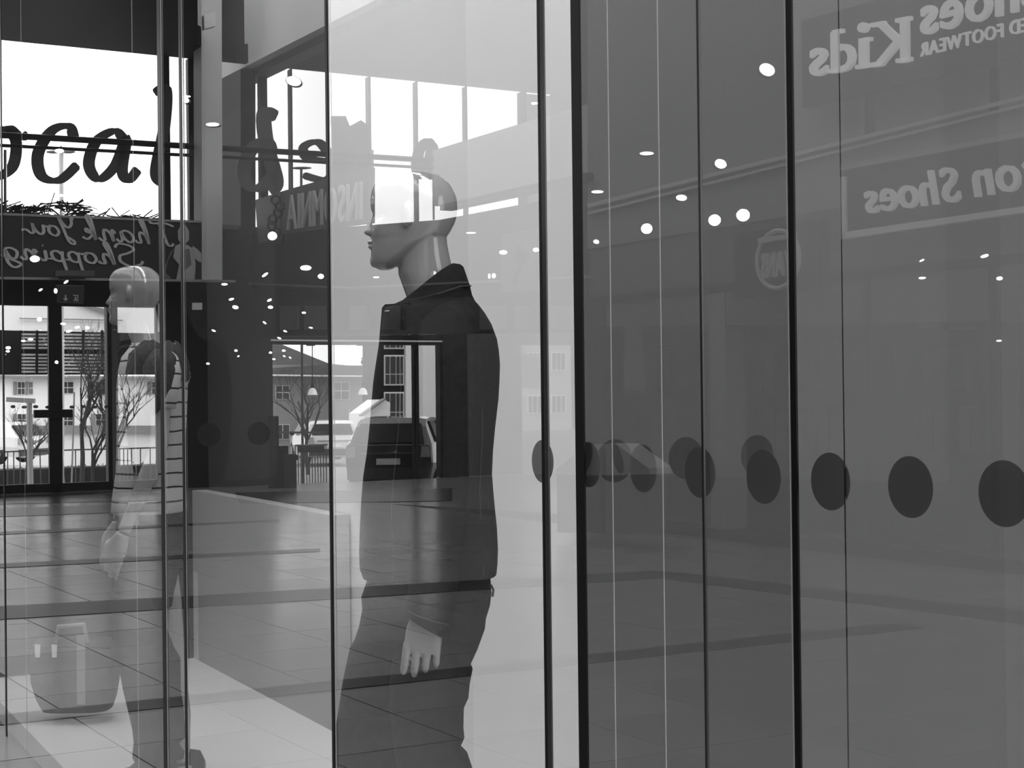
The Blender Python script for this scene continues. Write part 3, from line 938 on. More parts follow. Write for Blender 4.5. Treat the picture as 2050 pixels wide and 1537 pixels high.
def car(name, lab, c, yaw, paint, L=4.2, W=1.75, H=1.5, est=False):
    """c ground point of the rear centre (as image), local +y away from the viewer"""
    root = empty(name, c, lab, 'car')
    R = Matrix.Rotation(yaw, 3, 'Z')
    T = lambda x, y, z: Vector(c) + R @ Vector((x, y, z))
    hw = W / 2
    sec = []   # (y, z_low, z_belt, z_roof, halfw belt, halfw roof)
    prof = [(0.0, .38, .78, .80, .86, .84), (0.03, .3, .92, .95, .95, .90), (.10, .26, .95, 1.02, .98, .86), (.35, .24, .97, 1.32, 1, .78), (.62, .22, .97, 1.47, 1, .74), (1.2, .22, .96, 1.50, 1, .73),
            (2.0, .22, .95, 1.49, 1, .72), (2.6, .22, .95, 1.40, 1, .74), (3.1, .22, .94, 1.05, 1, .80), (3.25, .24, .93, .97, .98, .84), (3.9, .26, .84, .86, .95, .84), (4.15, .32, .70, .72, .84, .78), (4.2, .4, .6, .62, .76, .72)]
    if est:
        prof[3] = (.2, .24, .97, 1.38, 1, .82); prof[4] = (.4, .22, .97, 1.48, 1, .8)
    rings = []
    for (y, zl_, zb_, zr_, wb, wr) in prof:
        y = y * L / 4.2; s = H / 1.5
        zl_, zb_, zr_ = zl_ * s if zl_ > .25 else zl_, zb_ * s, zr_ * s
        wb *= hw; wr *= hw
        rings.append([T(*q) for q in ((-wb * .92, y, zl_), (-wb, y, (zl_ + zb_) / 2), (-wb * .97, y, zb_), (-wr, y, zr_ - .05 * (zr_ - zb_)), (-wr * .8, y, zr_), (0, y, zr_ + .01), (wr * .8, y, zr_), (wr, y, zr_ - .05 * (zr_ - zb_)), (wb * .97, y, zb_), (wb, y, (zl_ + zb_) / 2), (wb * .92, y, zl_), (0, y, zl_ - .02))])
    fix_normals(MB().loft(rings).build('body', paint, root, smooth=False))
    s = H / 1.5
    gl = mat('car_glass', 0.02, 0.08)
    MB().prism([T(-hw * .78, .07, 1.0 * s), T(hw * .78, .07, 1.0 * s), T(hw * .68, .36 if not est else .2, 1.36 * s), T(-hw * .68, .36 if not est else .2, 1.36 * s)], R @ Vector((0, -.035, .01))).build('rear_window', gl, root)
    for sx in (-1, 1):
        for ya, yb in ((.62, 1.45), (1.52, 2.55)):
            MB().prism([T(sx * hw * .96, ya, 1.0 * s), T(sx * hw * .96, yb + .25 * (yb > 2), 1.0 * s), T(sx * hw * .77, yb - .1, 1.4 * s), T(sx * hw * .77, ya + .1, 1.4 * s)], R @ Vector((sx * .03, 0, .01))).build('side_window', gl, root)
        MB().prism([T(sx * hw * .72, -.015, .72 * s), T(sx * hw * .93, .0, .72 * s), T(sx * hw * .9, .04, .93 * s), T(sx * hw * .74, .03, .93 * s)], R @ Vector((0, -.04, 0))).build('tail_light', mat('lamp_lens', 0.35, 0.2), root)
        MB().ball(T(sx * hw * 1.08, 2.62, 1.0 * s), (.09, .06, .07), 8, 6).build('wing_mirror', M_dk2, root)
        for wy in (.75, 3.4):
            wc = T(sx * (hw - .12), wy * L / 4.2, .31)
            wh = MB().tube([wc - R @ Vector((.1, 0, 0)), wc + R @ Vector((.1, 0, 0))], .31, 18).build('wheel', mat('tyre', 0.02, 0.8), root)
            MB().tube([wc - R @ Vector((.11, 0, 0)), wc + R @ Vector((.11, 0, 0))], .19, 14).build('hub', M_steel, wh)
    MB().prism([T(-.26, -.03, .58 * s), T(.26, -.03, .58 * s), T(.26, -.03, .70 * s), T(-.26, -.03, .70 * s)], R @ Vector((0, -.02, 0))).build('number_plate', M_white, root)
    MB().prism([T(-hw * .9, -.04, .3 * s), T(hw * .9, -.04, .3 * s), T(hw * .9, .02, .52 * s), T(-hw * .9, .02, .52 * s)], R @ Vector((0, -.06, 0))).build('bumper', mat('bumper_dark', 0.05, 0.5), root)
    MB().bar(T(-hw * .6, -.03, .8 * s), T(hw * .6, -.03, .8 * s), .02, .03).build('chrome_strip', M_steel, root)
    return root


def cpt(x, y, dep):
    p = at(x, y, dep); return p
car('parked_car', 'dark hatchback seen from behind, parked outside the middle doorway', at(778, 990, 31.5), -0.10, mat('car_dark', 0.035, 0.15, coat=1), W=1.98, H=1.68)
car('parked_car', 'white estate car left of the dark hatchback outside the doorway', at(668, 929, 47), 0.3, mat('car_white', 0.8, 0.25, coat=1), H=1.42, est=True)
car('parked_car', 'pale car half hidden by the slim door frame right of the hatchback', at(893, 930, 42), -0.5, mat('car_grey', 0.2, 0.2, coat=1), H=1.42)
car('parked_car', 'white car behind the hedge at the far left outside', at(70, 928, 41), 1.35, mat('car_white', 0.8, 0.25, coat=1), H=1.2)

# buildings beyond the right-hand doorway
h2 = empty('roofed_house', fpt(600, 30, zgr(30)), 'long pale house with a dark sloping roof behind the white estate car', 'house')
plpoly(PO(30), [(480, 730), (760, 732), (760, 935), (480, 930)], 0.4).build('wall', mat('house_cream', 0.3, 0.8), h2)
rf = MB().prism([on(470, 684, PO(34)), on(560, 688, PO(34)), on(660, 728, PO(30)), on(764, 738, PO(29.6)), on(764, 748, PO(29.4)), on(470, 752, PO(29.4))], NL * 0.3).build('roof', mat('roof_slate', 0.06, 0.7, var=0.3, scale=4), h2)
plpoly(PO(29.3), [(480, 749), (760, 752), (760, 755), (480, 752)], 0.2).build('gutter', M_white, h2)
for x0, x1, y0, y1 in ((552, 580, 772, 800), (668, 700, 765, 800), (552, 580, 850, 880), (700, 722, 820, 860)):
    window(h2, PO(30), x0, x1, y0, y1, shut=False)
ab = empty('modern_block', fpt(790, 26, zgr(26)), 'modern dark clad block with white framed windows at the right of the doorway', 'building')
plpoly(PO(26), [(735, 640), (812, 640), (812, 930), (735, 930)], 0.5).build('cladding', M_dk2, ab)
plpoly(PO(25.8), [(812, 640), (832, 640), (832, 930), (812, 930)], 0.5).build('white_pier', M_white, ab)
plpoly(PO(25.8), [(846, 640), (884, 640), (884, 930), (846, 930)], 0.5).build('white_bay', M_white, ab)
for y0, y1 in ((640, 699), (711, 772), (785, 850)):
    fr = plpoly(PO(25.9), [(769, y0), (808, y0), (808, y1), (769, y1)], 0.08).build('window', M_white, ab)
    for a_, b_ in ((771, 779), (781, 791), (793, 799), (801, 806)):
        ys = (y0 + 2, (y0 + y1) / 2 + 8, y1 - 2)
        for j in range(2):
            plpoly(PO(25.86), [(a_, ys[j] + 1), (b_, ys[j] + 1), (b_, ys[j + 1] - 1), (a_, ys[j + 1] - 1)], 0.02).build('pane', MATS['far_pane'], fr)
gb = empty('gabled_shed', fpt(760, 22, zgr(22)), 'small white gabled shed roof just above the dark hatchback', 'shed')
plpoly(PO(22), [(730, 828), (767, 800), (780, 806), (780, 880), (730, 880)], 1.5).build('wall', M_white, gb)
MB().bar(on(722, 832, PO(21.9)), on(768, 799, PO(21.9)), .3, .06).build('roof_edge', M_lt, gb)
cr_ = MB()
for k in range(900):
    v = Vector((random.gauss(0, 1), random.gauss(0, .5), random.gauss(0, 1)))
    v = v.normalized() * random.uniform(.3, 1)
    p = on(748, 725, PO(33)) + Vector((v.x * .55, v.y * .6, v.z * .5))
    s_ = Vector((random.uniform(-1, 1), random.uniform(-1, 1), random.uniform(-1, 1))).normalized() * .08
    t_ = s_.orthogonal().normalized() * .05
    cr_.poly([p - s_, p + t_, p + s_, p - t_])
rt = empty('round_tree', fpt(748, 33, zgr(33)), 'round leafy treetop beside the modern block', 'tree')
o = cr_.build('crown', mat('tree_leaf', 0.06, 0.8), rt)
MB().tube([fpt(748, 33, zgr(33)), fpt(748, 33, on(748, 740, PO(33)).z)], .06, 6).build('trunk', MATS['bark_grey'], rt)
# steel gate/barrier and cabinet in front of the cars
cb = empty('steel_barrier', fpt(598, 4, zgr(4)), 'low steel mesh barrier just outside the middle doorway', 'barrier')
MB().bar(fpt(590, 4, zgr(4) + .95), fpt(655, 4, zgr(4) + .95), .04, .04).build('top_rail', M_steel, cb)
for k in range(12):
    MB().bar(fpt(590 + k * 5.6, 4, zgr(4)), fpt(590 + k * 5.6, 4, zgr(4) + .95), .02, .02).build('upright', M_steel, cb)
plpoly(PO(3.8), [(596, 892), (650, 892), (650, 906), (596, 906)], 0.02).build('name_plate', M_mid, cb)
rl2 = MB().bar(on(545, 866, PO(9)), on(650, 866, PO(9)), .05, .05).build('guard_rail', M_mid)
tag(rl2, 'single horizontal rail behind the steel barrier outside', 'rail')
bx = empty('dark_cabinet', fpt(562, -0.9, 0), 'dark boxy cabinets at the left foot of the middle doorway', 'cabinet')
rect(off(PL, -0.9), 546, 557, 0, zat(550, 832, PL), 0.3).build('tall_cabinet', M_dk2, bx)
rect(off(PL, -1.1), 557, 576, 0, zat(560, 889, PL), 0.3).build('low_cabinet', M_dark, bx)
rect(off(PL, -1.2), 566, 592, 0, zat(560, 905, PL), 0.3).build('bin', M_dark, bx)
for k, x in enumerate((626, 726)):
    p = on(x, 690, off(PL, -1.5)); q = on(x, 768, off(PL, -1.5))
    L_ = empty('pendant_lamp', q, ('glass pendant lamp hanging in the left half of the middle doorway', 'glass pendant lamp hanging beside the jacket front in the doorway')[k], 'lamp', 'pendant lamps in the middle doorway')
    MB().tube([p, q], .008, 5).build('cord', M_dk2, L_)
    MB().tube([q + Vector((0, 0, .02)), q - Vector((0, 0, .08))], [.022, .03], 10).build('holder', M_dk2, L_)
    MB().loft([[q + Vector((r * math.cos(a * PI / 8), r * math.sin(a * PI / 8), z)) for a in range(16)] for r, z in ((.03, -.08), (.065, -.12), (.085, -.19), (.08, -.205))]).build('lamp_shade', mat('shade_white', .8, .3, emit=1.2), L_)
    rect(off(PL, -1.55), x - 7, x + 7, zat(x, 690, off(PL, -1.5)) - .02, zat(x, 684, off(PL, -1.5)), .1).build('ceiling_plate', M_dk2, L_)
# third opening : block of flats
fb = empty('apartment_block', fpt(1110, 20, zgr(20)), 'pale block with two rows of small windows left of the thick black post', 'building')
plpoly(PO(20), [(1040, 640), (1210, 640), (1210, 930), (1040, 930)], 0.5).build('wall', mat('flats_pale', 0.33, 0.8), fb)
for y0, y1 in ((706, 742), (792, 828)):
    for x0 in (1058, 1104, 1148):
        window(fb, PO(20), x0, x0 + 28, y0, y1, 3, 1, shut=False)
plpoly(PO(4), [(1046, 708), (1083, 710), (1083, 780), (1050, 776)], 0.1).build('hanging_cloth', M_lt)
tag(bpy.data.objects['hanging_cloth'], 'white cloth sheet hanging before the pale block of windows', 'cloth')
# white wedge pair
for sx, lab in ((-1, 'left wedge of the pair of pale ramps behind the glass stickers'), (1, 'right wedge of the pair of pale ramps behind the glass stickers')):
    wd_ = empty('pale_wedge', on(1206 + sx * 50, 950, off(PW, -1.5)), lab, 'display stand', 'pale wedges behind the glass stickers')
    xs_ = lambda v: 1206 + sx * v
    plpoly(off(PW, -1.5), [(xs_(6), 889), (xs_(28), 890), (xs_(92), 938), (xs_(94), 950), (xs_(6), 952)], 0.3).build('wedge', mat('wedge_white', 0.34, 0.5), wd_)
    c = on(xs_(31), 918, off(PW, -1.5)); hx = Vector((NW.y, -NW.x, 0))
    u_ = (hx * sx * .5 + Vector((0, 0, -1))).normalized()
    MB().disc(c - NW * .015, NW, .17, .075, u_, .01, 20).build('oval_hole', M_dk2, wd_)
    plpoly(off(PW, -1.4), [(xs_(6), 952), (xs_(92), 950), (xs_(90), 1066), (xs_(6), 1068)], 0.25).build('stand', M_mid, wd_)

# street lamp outside, upper left
sl = empty('street_lamp', fpt(122, 6, zgr(6)), 'white twin-headed street lamp outside behind the giant letters', 'lamp post')
top = on(122, 306, PO(6)); MB().tube([fpt(122, 6, zgr(6)), top], .05, 8).build('pole', M_white, sl)
for s_ in (-1, 1):
    MB().ball(top + Vector((s_ * .16, 0, .02)), (.16, .09, .035), 12, 6).build('lamp_head', M_lt, sl)
MB().tube([top - Vector((.12, 0, -.0)), top + Vector((0, 0, .14)), top + Vector((.12, 0, 0))], .015, 5).build('bracket', M_dk2, sl)
sl = empty('street_lamp', fpt(604, 6, zgr(6)), 'second twin-armed street lamp outside right of the dark column', 'lamp post')
top = on(604, 336, PO(6)); MB().tube([fpt(604, 6, zgr(6)), top], .03, 8).build('pole', M_mid, sl)
MB().ball(top, (.25, .08, .03), 12, 6).build('lamp_head', M_mid, sl)

# ------------------------------------------------------------------ lamps of the hall and the reflected shops
M_lamp = mat('lamp_glow', 0.9, 0.4, emit=9.0)
M_lampb = mat('lamp_glow_bright', 0.9, 0.4, emit=30.0)
hx0 = Vector((1, 0, 0))
lamps = [  # x, y, half width px, half height px, tilt, depth, bright, label
    (588, 162, 15, 9, 15, 17, 0, 'oval ceiling lamp in the glazing near the top, left of the tall mannequin'),
    (425, 249, 13, 3.5, 0, 16, 0, 'flat oval lamp at the foot of the pale corner pier'),
    (373, 201, 6, 5, 0, 16, 0, 'small round lamp in the narrow pane between the black posts'),
    (1535, 139, 16, 12, 25, 11, 0, 'large tilted spotlight left of the childrenswear sign'),
    (1442, 328, 12, 9, 20, 12, 0, 'tilted spotlight right of the slim dark post'),
    (1364, 396, 11, 6, 5, 13, 0, 'small oval spotlight left of the slim dark post'),
    (1195, 384, 12, 3, 0, 14, 0, 'thin flat oval lamp right of the thick black post'),
    (1294, 307, 14, 3.5, 0, 13, 0, 'flat oval lamp above the three bright lamps'),
    (1294, 458, 11, 10, 0, 13, 1, 'leftmost of the three glaring round ceiling lamps'),
    (1430, 441, 12, 11, 0, 12.5, 1, 'middle one of the three glaring round ceiling lamps'),
    (1487, 431, 13, 12, 0, 12, 1, 'rightmost of the three glaring round ceiling lamps'),
    (545, 472, 9, 8, 0, 18, 1, 'bright round lamp under the far end of the capitals sign'),
    (70, 518, 9, 6, 0, 20, 1, 'bright lamp glaring on the banner at left'),
    (613, 536, 11, 5, 0, 18, 0, 'rectangular glowing lamp under the capitals sign'),
]
for (x, y, a_, b_, tl, dep, br, lab) in lamps:
    c = at(x, y, dep); s_ = dep / F
    root = empty('ceiling_lamp', c, lab, 'lamp', 'reflected ceiling lamps')
    tr_ = math.radians(-tl)
    u_ = Vector((math.cos(tr_), 0, math.sin(tr_)))
    nrm_ = Vector((0, 1, 0))
    MB().disc(c, nrm_, a_ * s_, b_ * s_, u_, 0.01, 24).build('glowing_lens', M_lampb if br else M_lamp, root)
    MB().disc(c + Vector((0, .012, 0)), nrm_, a_ * s_ * 1.12, b_ * s_ * 1.12, u_, 0.07, 24).build('housing', M_mid, root)
small = [(530, 550, 7, 2.4, -35), (643, 553, 6, 5, 0), (448, 569, 6, 2, 0), (462, 599, 5, 2, -15), (470, 615, 6, 3.5, 10), (539, 601, 5, 2.2, -25), (541, 615, 5, 3, 0), (609, 626, 4, 2, 0),
         (529, 646, 4, 1.6, 40), (427, 662, 4, 1.6, 25), (571, 663, 4, 1.5, 20), (559, 677, 4, 1.5, 20), (623, 656, 4, 1.4, 10), (471, 702, 3, 2, 0), (541, 706, 3, 2, 0), (568, 702, 3.5, 2, 0),
         (476, 713, 2, 1.2, -30), (548, 719, 3, 1.5, 10), (569, 713, 2.4, 1.2, 30), (581, 716, 2.4, 1.2, 40), (416, 728, 3, 2, 0), (131, 564, 5, 1.8, -35), (81, 580, 4, 1.5, -35), (110, 582, 3, 5, 0),
         (79, 639, 4, 4, 0), (125, 648, 5, 2, 0), (154, 655, 5, 2, -10), (175, 656, 4, 3, 0), (137, 663, 6, 2, -15), (112, 725, 3, 3, 0), (15, 696, 5, 3, 0), (14, 703, 4, 2, 0), (62, 679, 5, 2, 0), (47, 682, 4, 2, 0),
         (980, 553, 2.5, 5, 0), (989, 552, 4, 5, 0), (752, 555, 6, 1.5, 0), (1008, 505, 8, 4, 0), (1074, 500, 6, 4, 0), (1071, 206, 7, 2, 0), (1193, 484, 6, 4, 15), (1845, 522, 5, 2, -30), (1846, 557, 7, 2.5, 0), (1971, 513, 8, 3.5, -15), (2001, 558, 6, 4, 0), (2000, 683, 5, 2, 0),
         (118, 302, 9, 4, 0), (95, 395, 9, 2, 0), (118, 391, 10, 2.5, 0), (943, 466, 10, 1.6, 0), (374, 193, 8, 1.8, 0)]
ORD = ['first', 'second', 'third', 'fourth', 'fifth', 'sixth', 'seventh', 'eighth', 'ninth', 'tenth', 'eleventh', 'twelfth', 'thirteenth', 'fourteenth', 'fifteenth', 'sixteenth', 'seventeenth', 'eighteenth', 'nineteenth', 'twentieth', 'twenty-first', 'twenty-second', 'twenty-third', 'twenty-fourth']
seen_ = {}
for (x, y, a_, b_, tl) in sorted(small):
    dep = 19.5 if x < 1000 else 12.0
    c = at(x, y, dep); s_ = dep / F; tr_ = math.radians(-tl)
    root = MB().disc(c, Vector((0, 1, 0)), a_ * s_, b_ * s_, Vector((math.cos(tr_), 0, math.sin(tr_))), 0.02, 12).build('small_lamp', M_lamp)
    where = 'over the left doors' if x < 250 else 'left of the jacketed mannequin' if x < 800 else 'round the steel door post' if x < 1250 else 'under the framed sign'
    seen_[where] = seen_.get(where, 0) + 1
    tag(root, '%s tiny glowing lamp from the left, of those %s' % (ORD[seen_[where] - 1], where), 'lamp', 'tiny lamps ' + where)

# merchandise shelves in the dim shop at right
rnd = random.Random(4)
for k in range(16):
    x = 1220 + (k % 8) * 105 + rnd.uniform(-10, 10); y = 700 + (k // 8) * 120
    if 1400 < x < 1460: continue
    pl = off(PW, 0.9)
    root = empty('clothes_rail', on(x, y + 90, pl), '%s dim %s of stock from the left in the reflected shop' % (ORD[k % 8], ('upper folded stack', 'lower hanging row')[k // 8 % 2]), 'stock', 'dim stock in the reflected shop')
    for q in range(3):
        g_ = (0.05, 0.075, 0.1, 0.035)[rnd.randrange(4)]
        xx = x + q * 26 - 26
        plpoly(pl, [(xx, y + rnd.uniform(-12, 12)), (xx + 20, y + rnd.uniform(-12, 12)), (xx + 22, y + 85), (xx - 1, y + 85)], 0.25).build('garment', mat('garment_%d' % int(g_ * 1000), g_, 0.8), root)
for x0, x1, y0, y1 in ((1835, 1880, 622, 658), (1898, 1948, 622, 660)):
    o = plpoly(off(PW, 1.4), [(x0, y0), (x1, y0), (x1, y1), (x0, y1)], 0.05).build('light_box', mat('light_box', .2, .5))
    tag(o, 'dim pale rectangular light box deep in the right-hand shop, %s of two' % ('left' if x0 < 1850 else 'right'), 'light box')
for (x0, x1, y0, y1, gg, lab) in ((1250, 1280, 625, 708, .12, 'pale hanging garment tag beside the thin light seam'), (1248, 1284, 708, 782, .15, 'pale folded garment hanging between the stickers and ceiling lamps')):
    o = plpoly(off(PW, -1), [(x0, y0), (x1, y0), (x1, y1), (x0, y1)], 0.05).build('hung_garment', mat('hung_%d' % int(gg * 100), gg, .7)); tag(o, lab, 'garment')

# ------------------------------------------------------------------ THE SHOP WINDOW
zt, zbm = 4.3, 0.0
def gp(x, z, dk=0.0):
    p = on(x, 768, (NG.x, NG.y, KG + dk)); return Vector((p.x, p.y, z))
joints = [-260, 7, 325, 368, 661, 1090, 1160, 1407, 1590, 2300]
names = ['window_%d' % (k + 1) for k in range(len(joints) - 1)]
for k in range(len(joints) - 1):
    a, b = gp(joints[k], zbm), gp(joints[k + 1], zbm)
    p = MB()
    th = NG * 0.010
    hh = Vector((0, 0, zt - zbm))
    q = [a, b, b + hh, a + hh]
    p.poly(q, 0); p.poly([v + th for v in q][::-1], 1)
    for i in range(4):
        j = (i + 1) % 4
        p.poly([q[j], q[i], q[i] + th, q[j] + th], 1)
    o = p.build(names[k], [GLASS, CLEAR], virt=False); o['kind'] = 'structure'

M_post = mat('black_post', 0.004, 0.35)
M_post2 = mat('dark_steel_post', 0.05, 0.25, metal=0.8)
M_edge = mat('pale_glass_edge', 0.3, 0.4)
def post(x, wpx, depth, mt, name='glazing_post', lab=None, cat='post', proud=0.002, group=None):
    c = gp(x, 0)
    w_ = wpx / F * c.y / abs(DG.x * 1 + 0 + (-(x - CX) / F) * DG.y)   # width along the glass that projects to wpx
    a = c - DG * w_ / 2; b = c + DG * w_ / 2
    if proud < 0:
        a = a + NG * (-proud); b = b + NG * (-proud); pr = 0
    else:
        a = a - NG * proud; b = b - NG * proud
    o = MB().prism([(a.x, a.y, 0.0), (b.x, b.y, 0.0), (b.x + NG.x * depth, b.y + NG.y * depth, 0), (a.x + NG.x * depth, a.y + NG.y * depth, 0)], (0, 0, zt)).build(name, mt, virt=False)
    tag(o, lab, cat, group)
    return o
post(7, 2.5, .003, M_post, lab='black glazing joint at the far left edge')
post(43, 1.0, .001, M_edge, 'glass_edge', 'faint pale glass seam just right of the far left joint', 'seam', proud=-0.011)
post(264, 1.2, .001, M_edge, 'glass_edge', 'thin pale seam crossing the striped mannequin', 'seam', proud=-0.011)
post(325, 6.5, .003, M_post, lab='black post in front of the striped mannequin, left of its pair')
post(330.5, 1.2, .001, M_edge, 'glass_edge', 'bright glass edge along the left black post of the pair', 'seam', proud=0.003)
post(367, 4.0, .003, M_post, lab='black post at the back of the striped mannequin, right of its pair')
post(371.5, 1.0, .001, M_edge, 'glass_edge', 'bright glass edge along the right black post of the pair', 'seam', proud=0.003)
post(661, 4.5, .003, M_post, lab='thin black joint left of the mannequin in the dark jacket')
post(667, 1.0, .001, M_edge, 'glass_edge', 'pale glass edge beside the thin joint left of the dark jacket', 'seam', proud=0.003)
post(1087, 4.5, .003, M_post, lab='narrow black edge of the steel door post')
post(1094, 8, .003, M_post2, 'glazing_post', 'slim dark steel door post behind the jacketed mannequin')
post(1161, 17, .003, M_post, lab='thick black post in the middle of the window')
post(1212, 1.4, .001, M_edge, 'glass_edge', 'thin pale seam right of the thick black post', 'seam', proud=-0.011)
post(1312, 1.3, .001, M_edge, 'glass_edge', 'thin pale seam between the middle glass stickers', 'seam', proud=-0.011)
post(1407, 4.5, .003, M_post2, lab='slim grey joint crossing a glass sticker')
post(1590, 11, .003, M_post, lab='black post left of the large shop signs')
post(1583, 1.0, .001, M_edge, 'glass_edge', 'bright glass edge along the black post near the signs', 'seam', proud=0.003)
post(1675, 2.2, .001, M_post2, 'glass_edge', 'fine dark seam crossing the sticker right of the black post', 'seam', proud=-0.011)

# stickers on the inside of the glass
M_stk = mat('dark_sticker', 0.055, 0.7)
D = 0.075
zst = EYE.z - 1.565 * D
ords = ['first', 'second', 'third', 'fourth', 'fifth', 'sixth', 'seventh', 'eighth']
for k, (x, lab) in enumerate(((1086, 'round dark glass sticker on the slim steel door post'), (1178, 'round sticker just right of the thick black post'), (1287, 'round sticker with a notch at the top, second right of the thick post'), (1401, 'round sticker crossed by the slim grey joint'),
                             (1528, 'round sticker left of the black post near the signs'), (1662, 'round sticker right of the black post, crossed by a fine seam'), (1822, 'second largest round sticker, near the right edge'), (2010, 'largest round sticker, cut by the right edge of the frame'))):
    c = gp(x, 0, 0.013)
    c = on(x, 930 + (x - 1086) * 0.07, (NG.x, NG.y, KG + 0.013)); c.z = zst
    o = MB().disc(c, NG, D / 2, D / 2, DG, 0.0006, 40).build('glass_sticker', M_stk, virt=False)
    tag(o, lab, 'sticker', 'round stickers on the shop window')

# inner return screens with their own stickers
def screen(x0, length, zname, stick, lab):
    """glass screen standing behind the window, at right angles to it"""
    p0 = gp(x0, 0, 0.05)
    dr_ = (NG + DG * 0.0).normalized()
    a = p0; b = p0 + dr_ * length
    sd = DG * 0.008
    root = MB().prism([(a.x, a.y, .12), (b.x, b.y, .12), (b.x + sd.x, b.y + sd.y, .12), (a.x + sd.x, a.y + sd.y, .12)], (0, 0, 3.2)).build(zname, GLASS2, virt=False)
    tag(root, lab, 'screen')
    for (x, lab2) in stick:
        # intersect pixel column with the screen
        d = ray(x, 880); n2 = Vector((dr_.y, -dr_.x, 0)); t = (p0.x * n2.x + p0.y * n2.y) / (d.x * n2.x + d.y * n2.y)
        c = EYE + d * t; c.z = zst
        o = MB().disc(c - sd * 1.2, sd.normalized(), D / 2, D / 2, dr_, 0.0006, 40).build('glass_sticker', mat('grey_sticker', 0.03, .7), virt=False)
        tag(o, lab2, 'sticker', 'round stickers on the inner glass screens')
screen(1166, 1.0, 'glass_screen', [(1236, 'pale round sticker behind the thick post, on the inner screen'), (1379, 'pale round sticker half hidden by the one on the slim joint'), (1522, 'pale round sticker half hidden by the one left of the black post')], 'inner glass screen running back from the thick black post')
screen(372, 1.0, 'glass_screen', [(420, 'round sticker at the back of the striped mannequin'), (520, 'round sticker left of the middle doorway')], 'inner glass screen running back from the post behind the striped mannequin')

# shop interior shell: floor platform, ceiling, back panels
def shopquad(k0, k1, z0, z1, s0, s1):
    """box in glass coordinates: distance behind the glass k, along DG s"""
    P = []
    for k, s in ((k0, s0), (k0, s1), (k1, s1), (k1, s0)):
        p = NG * (KG + k) + DG * s
        P.append((p.x, p.y, z0))
    return MB().prism(P, (0, 0, z1 - z0))
struct(shopquad(0.03, 3.0, 0.0, 0.10, -8.5, 6).build('trim_2', mat('platform_grey', 0.55, 0.6), virt=False))
struct(shopquad(-0.02, 3.0, zt, zt + 0.2, -8.5, 6).build('ceiling_shop', M_white, virt=False))
struct(shopquad(-0.10, -0.03, zt, zt + 0.2, -8.5, 6).build('trim_3', M_dark, virt=False))
struct(shopquad(0.02, 3.0, 0.0, zt, -8.7, -8.5).build('wall_left', M_dk2, virt=False))
struct(shopquad(0.0, 3.0, 0.1, zt, 6, 6.2).build('wall_right', M_mid, virt=False))
KB = 1.35
def sB(x, kb=KB):
    p = on(x, 768, (NG.x, NG.y, KG + kb)); return p.dot(DG)
bpn = [(-900, 372, mat('back_panel_black', 0.012, 0.8), 'matt black back panel behind the striped mannequin'), (372, 661, mat('back_panel_charcoal', 0.07, 0.8), 'charcoal back panel between the two mannequins'),
       (661, 1163, mat('back_panel_white', 0.64, 0.8), 'white back panel behind the mannequin in the dark jacket'), (1163, 1590, mat('back_panel_grey', 0.11, 0.8), 'grey back panel right of the thick black post'), (1590, 2600, mat('back_panel_light', 0.17, 0.8), 'lighter grey back panel at the right end')]
for k, (xa, xb, mm, lab) in enumerate(bpn):
    s0 = sB(xa) + 0.002 if xa > -500 else -8.49; s1 = min(6.0, sB(xb))
    o = shopquad(KB, KB + 0.06, 0.101, zt - 0.005, s0, s1).build('back_panel', mm, virt=False)
    tag(o, lab, 'panel')
o = shopquad(KB - 0.1, KB - 0.01, 0.1, 0.62, -8.4, sB(330)).build('added_low_wall', mat('added_wall_pale', 0.6, 0.8), virt=False)  # added wall; its pale colour stands in for the bright reflected floor
tag(o, 'low pale wall added behind the striped mannequin to brighten the reflected floor', 'wall')
o = shopquad(KB - 0.1, KB - 0.01, 0.1, 1.10, sB(376, KB - 0.1), sB(660, KB - 0.1)).build('added_low_wall', mat('added_wall_grey', 0.34, 0.8), virt=False)  # also added, its grey lifts the floor reflection in this pane
tag(o, 'low grey wall added between the two mannequins to brighten the reflected floor', 'wall')
for k, (s0, s1, pw_) in enumerate(((-8.2, -4.6, 1.2), (-4.4, -3.0, 1.2), (-2.8, -1.6, 1.1), (-1.4, 3.0, 1.3))):
    p = NG * (KG + 0.5) + DG * ((s0 + s1) / 2)
    d_ = bpy.data.lights.new('shop_light', 'AREA'); d_.shape = 'RECTANGLE'; d_.size = s1 - s0; d_.size_y = 0.3; d_.energy = SHOP_LIGHT * pw_ * (s1 - s0)
    o = bpy.data.objects.new('shop_light', d_); C.objects.link(o)
    o.location = (p.x, p.y, zt - 0.02); o.rotation_euler = (0, 0, math.atan2(DG.y, DG.x))

# ------------------------------------------------------------------ mannequins
M_man = mat('glossy_mannequin_skin', 0.27, 0.12, spec=0.6, coat=0.6)
def ellring(c, ax, ay, rx, ry, n=24, p=2.0, az=None):
    out = []
    for a in range(n):
        t = 2 * PI * a / n
        ct, st = math.cos(t), math.sin(t)
        e = 2 / p
        out.append(c + ax * (rx * math.copysign(abs(ct) ** e, ct)) + ay * (ry * math.copysign(abs(st) ** e, st)))
    return out
X = Vector((1, 0, 0)); Y = Vector((0, 1, 0)); Z = Vector((0, 0, 1))


class Fig:
    """places shapes of a figure given in picture measures of its silhouette at one distance"""
    def __init__(self, dep, fx=None):
        self.dep = dep; self.s = dep / F

    def p(self, x, y, dy=0.0):
        q = at(x, y, self.dep); return Vector((q.x, q.y + dy, q.z))

    def row(self, y, x0, x1, ry, dy=0.0, n=28, pw=2.3):
        a = self.p(x0, y); b = self.p(x1, y)
        c = (a + b) / 2; c.y += dy
        return ellring(c, X, Y, (b.x - a.x) / 2, ry, n, pw)


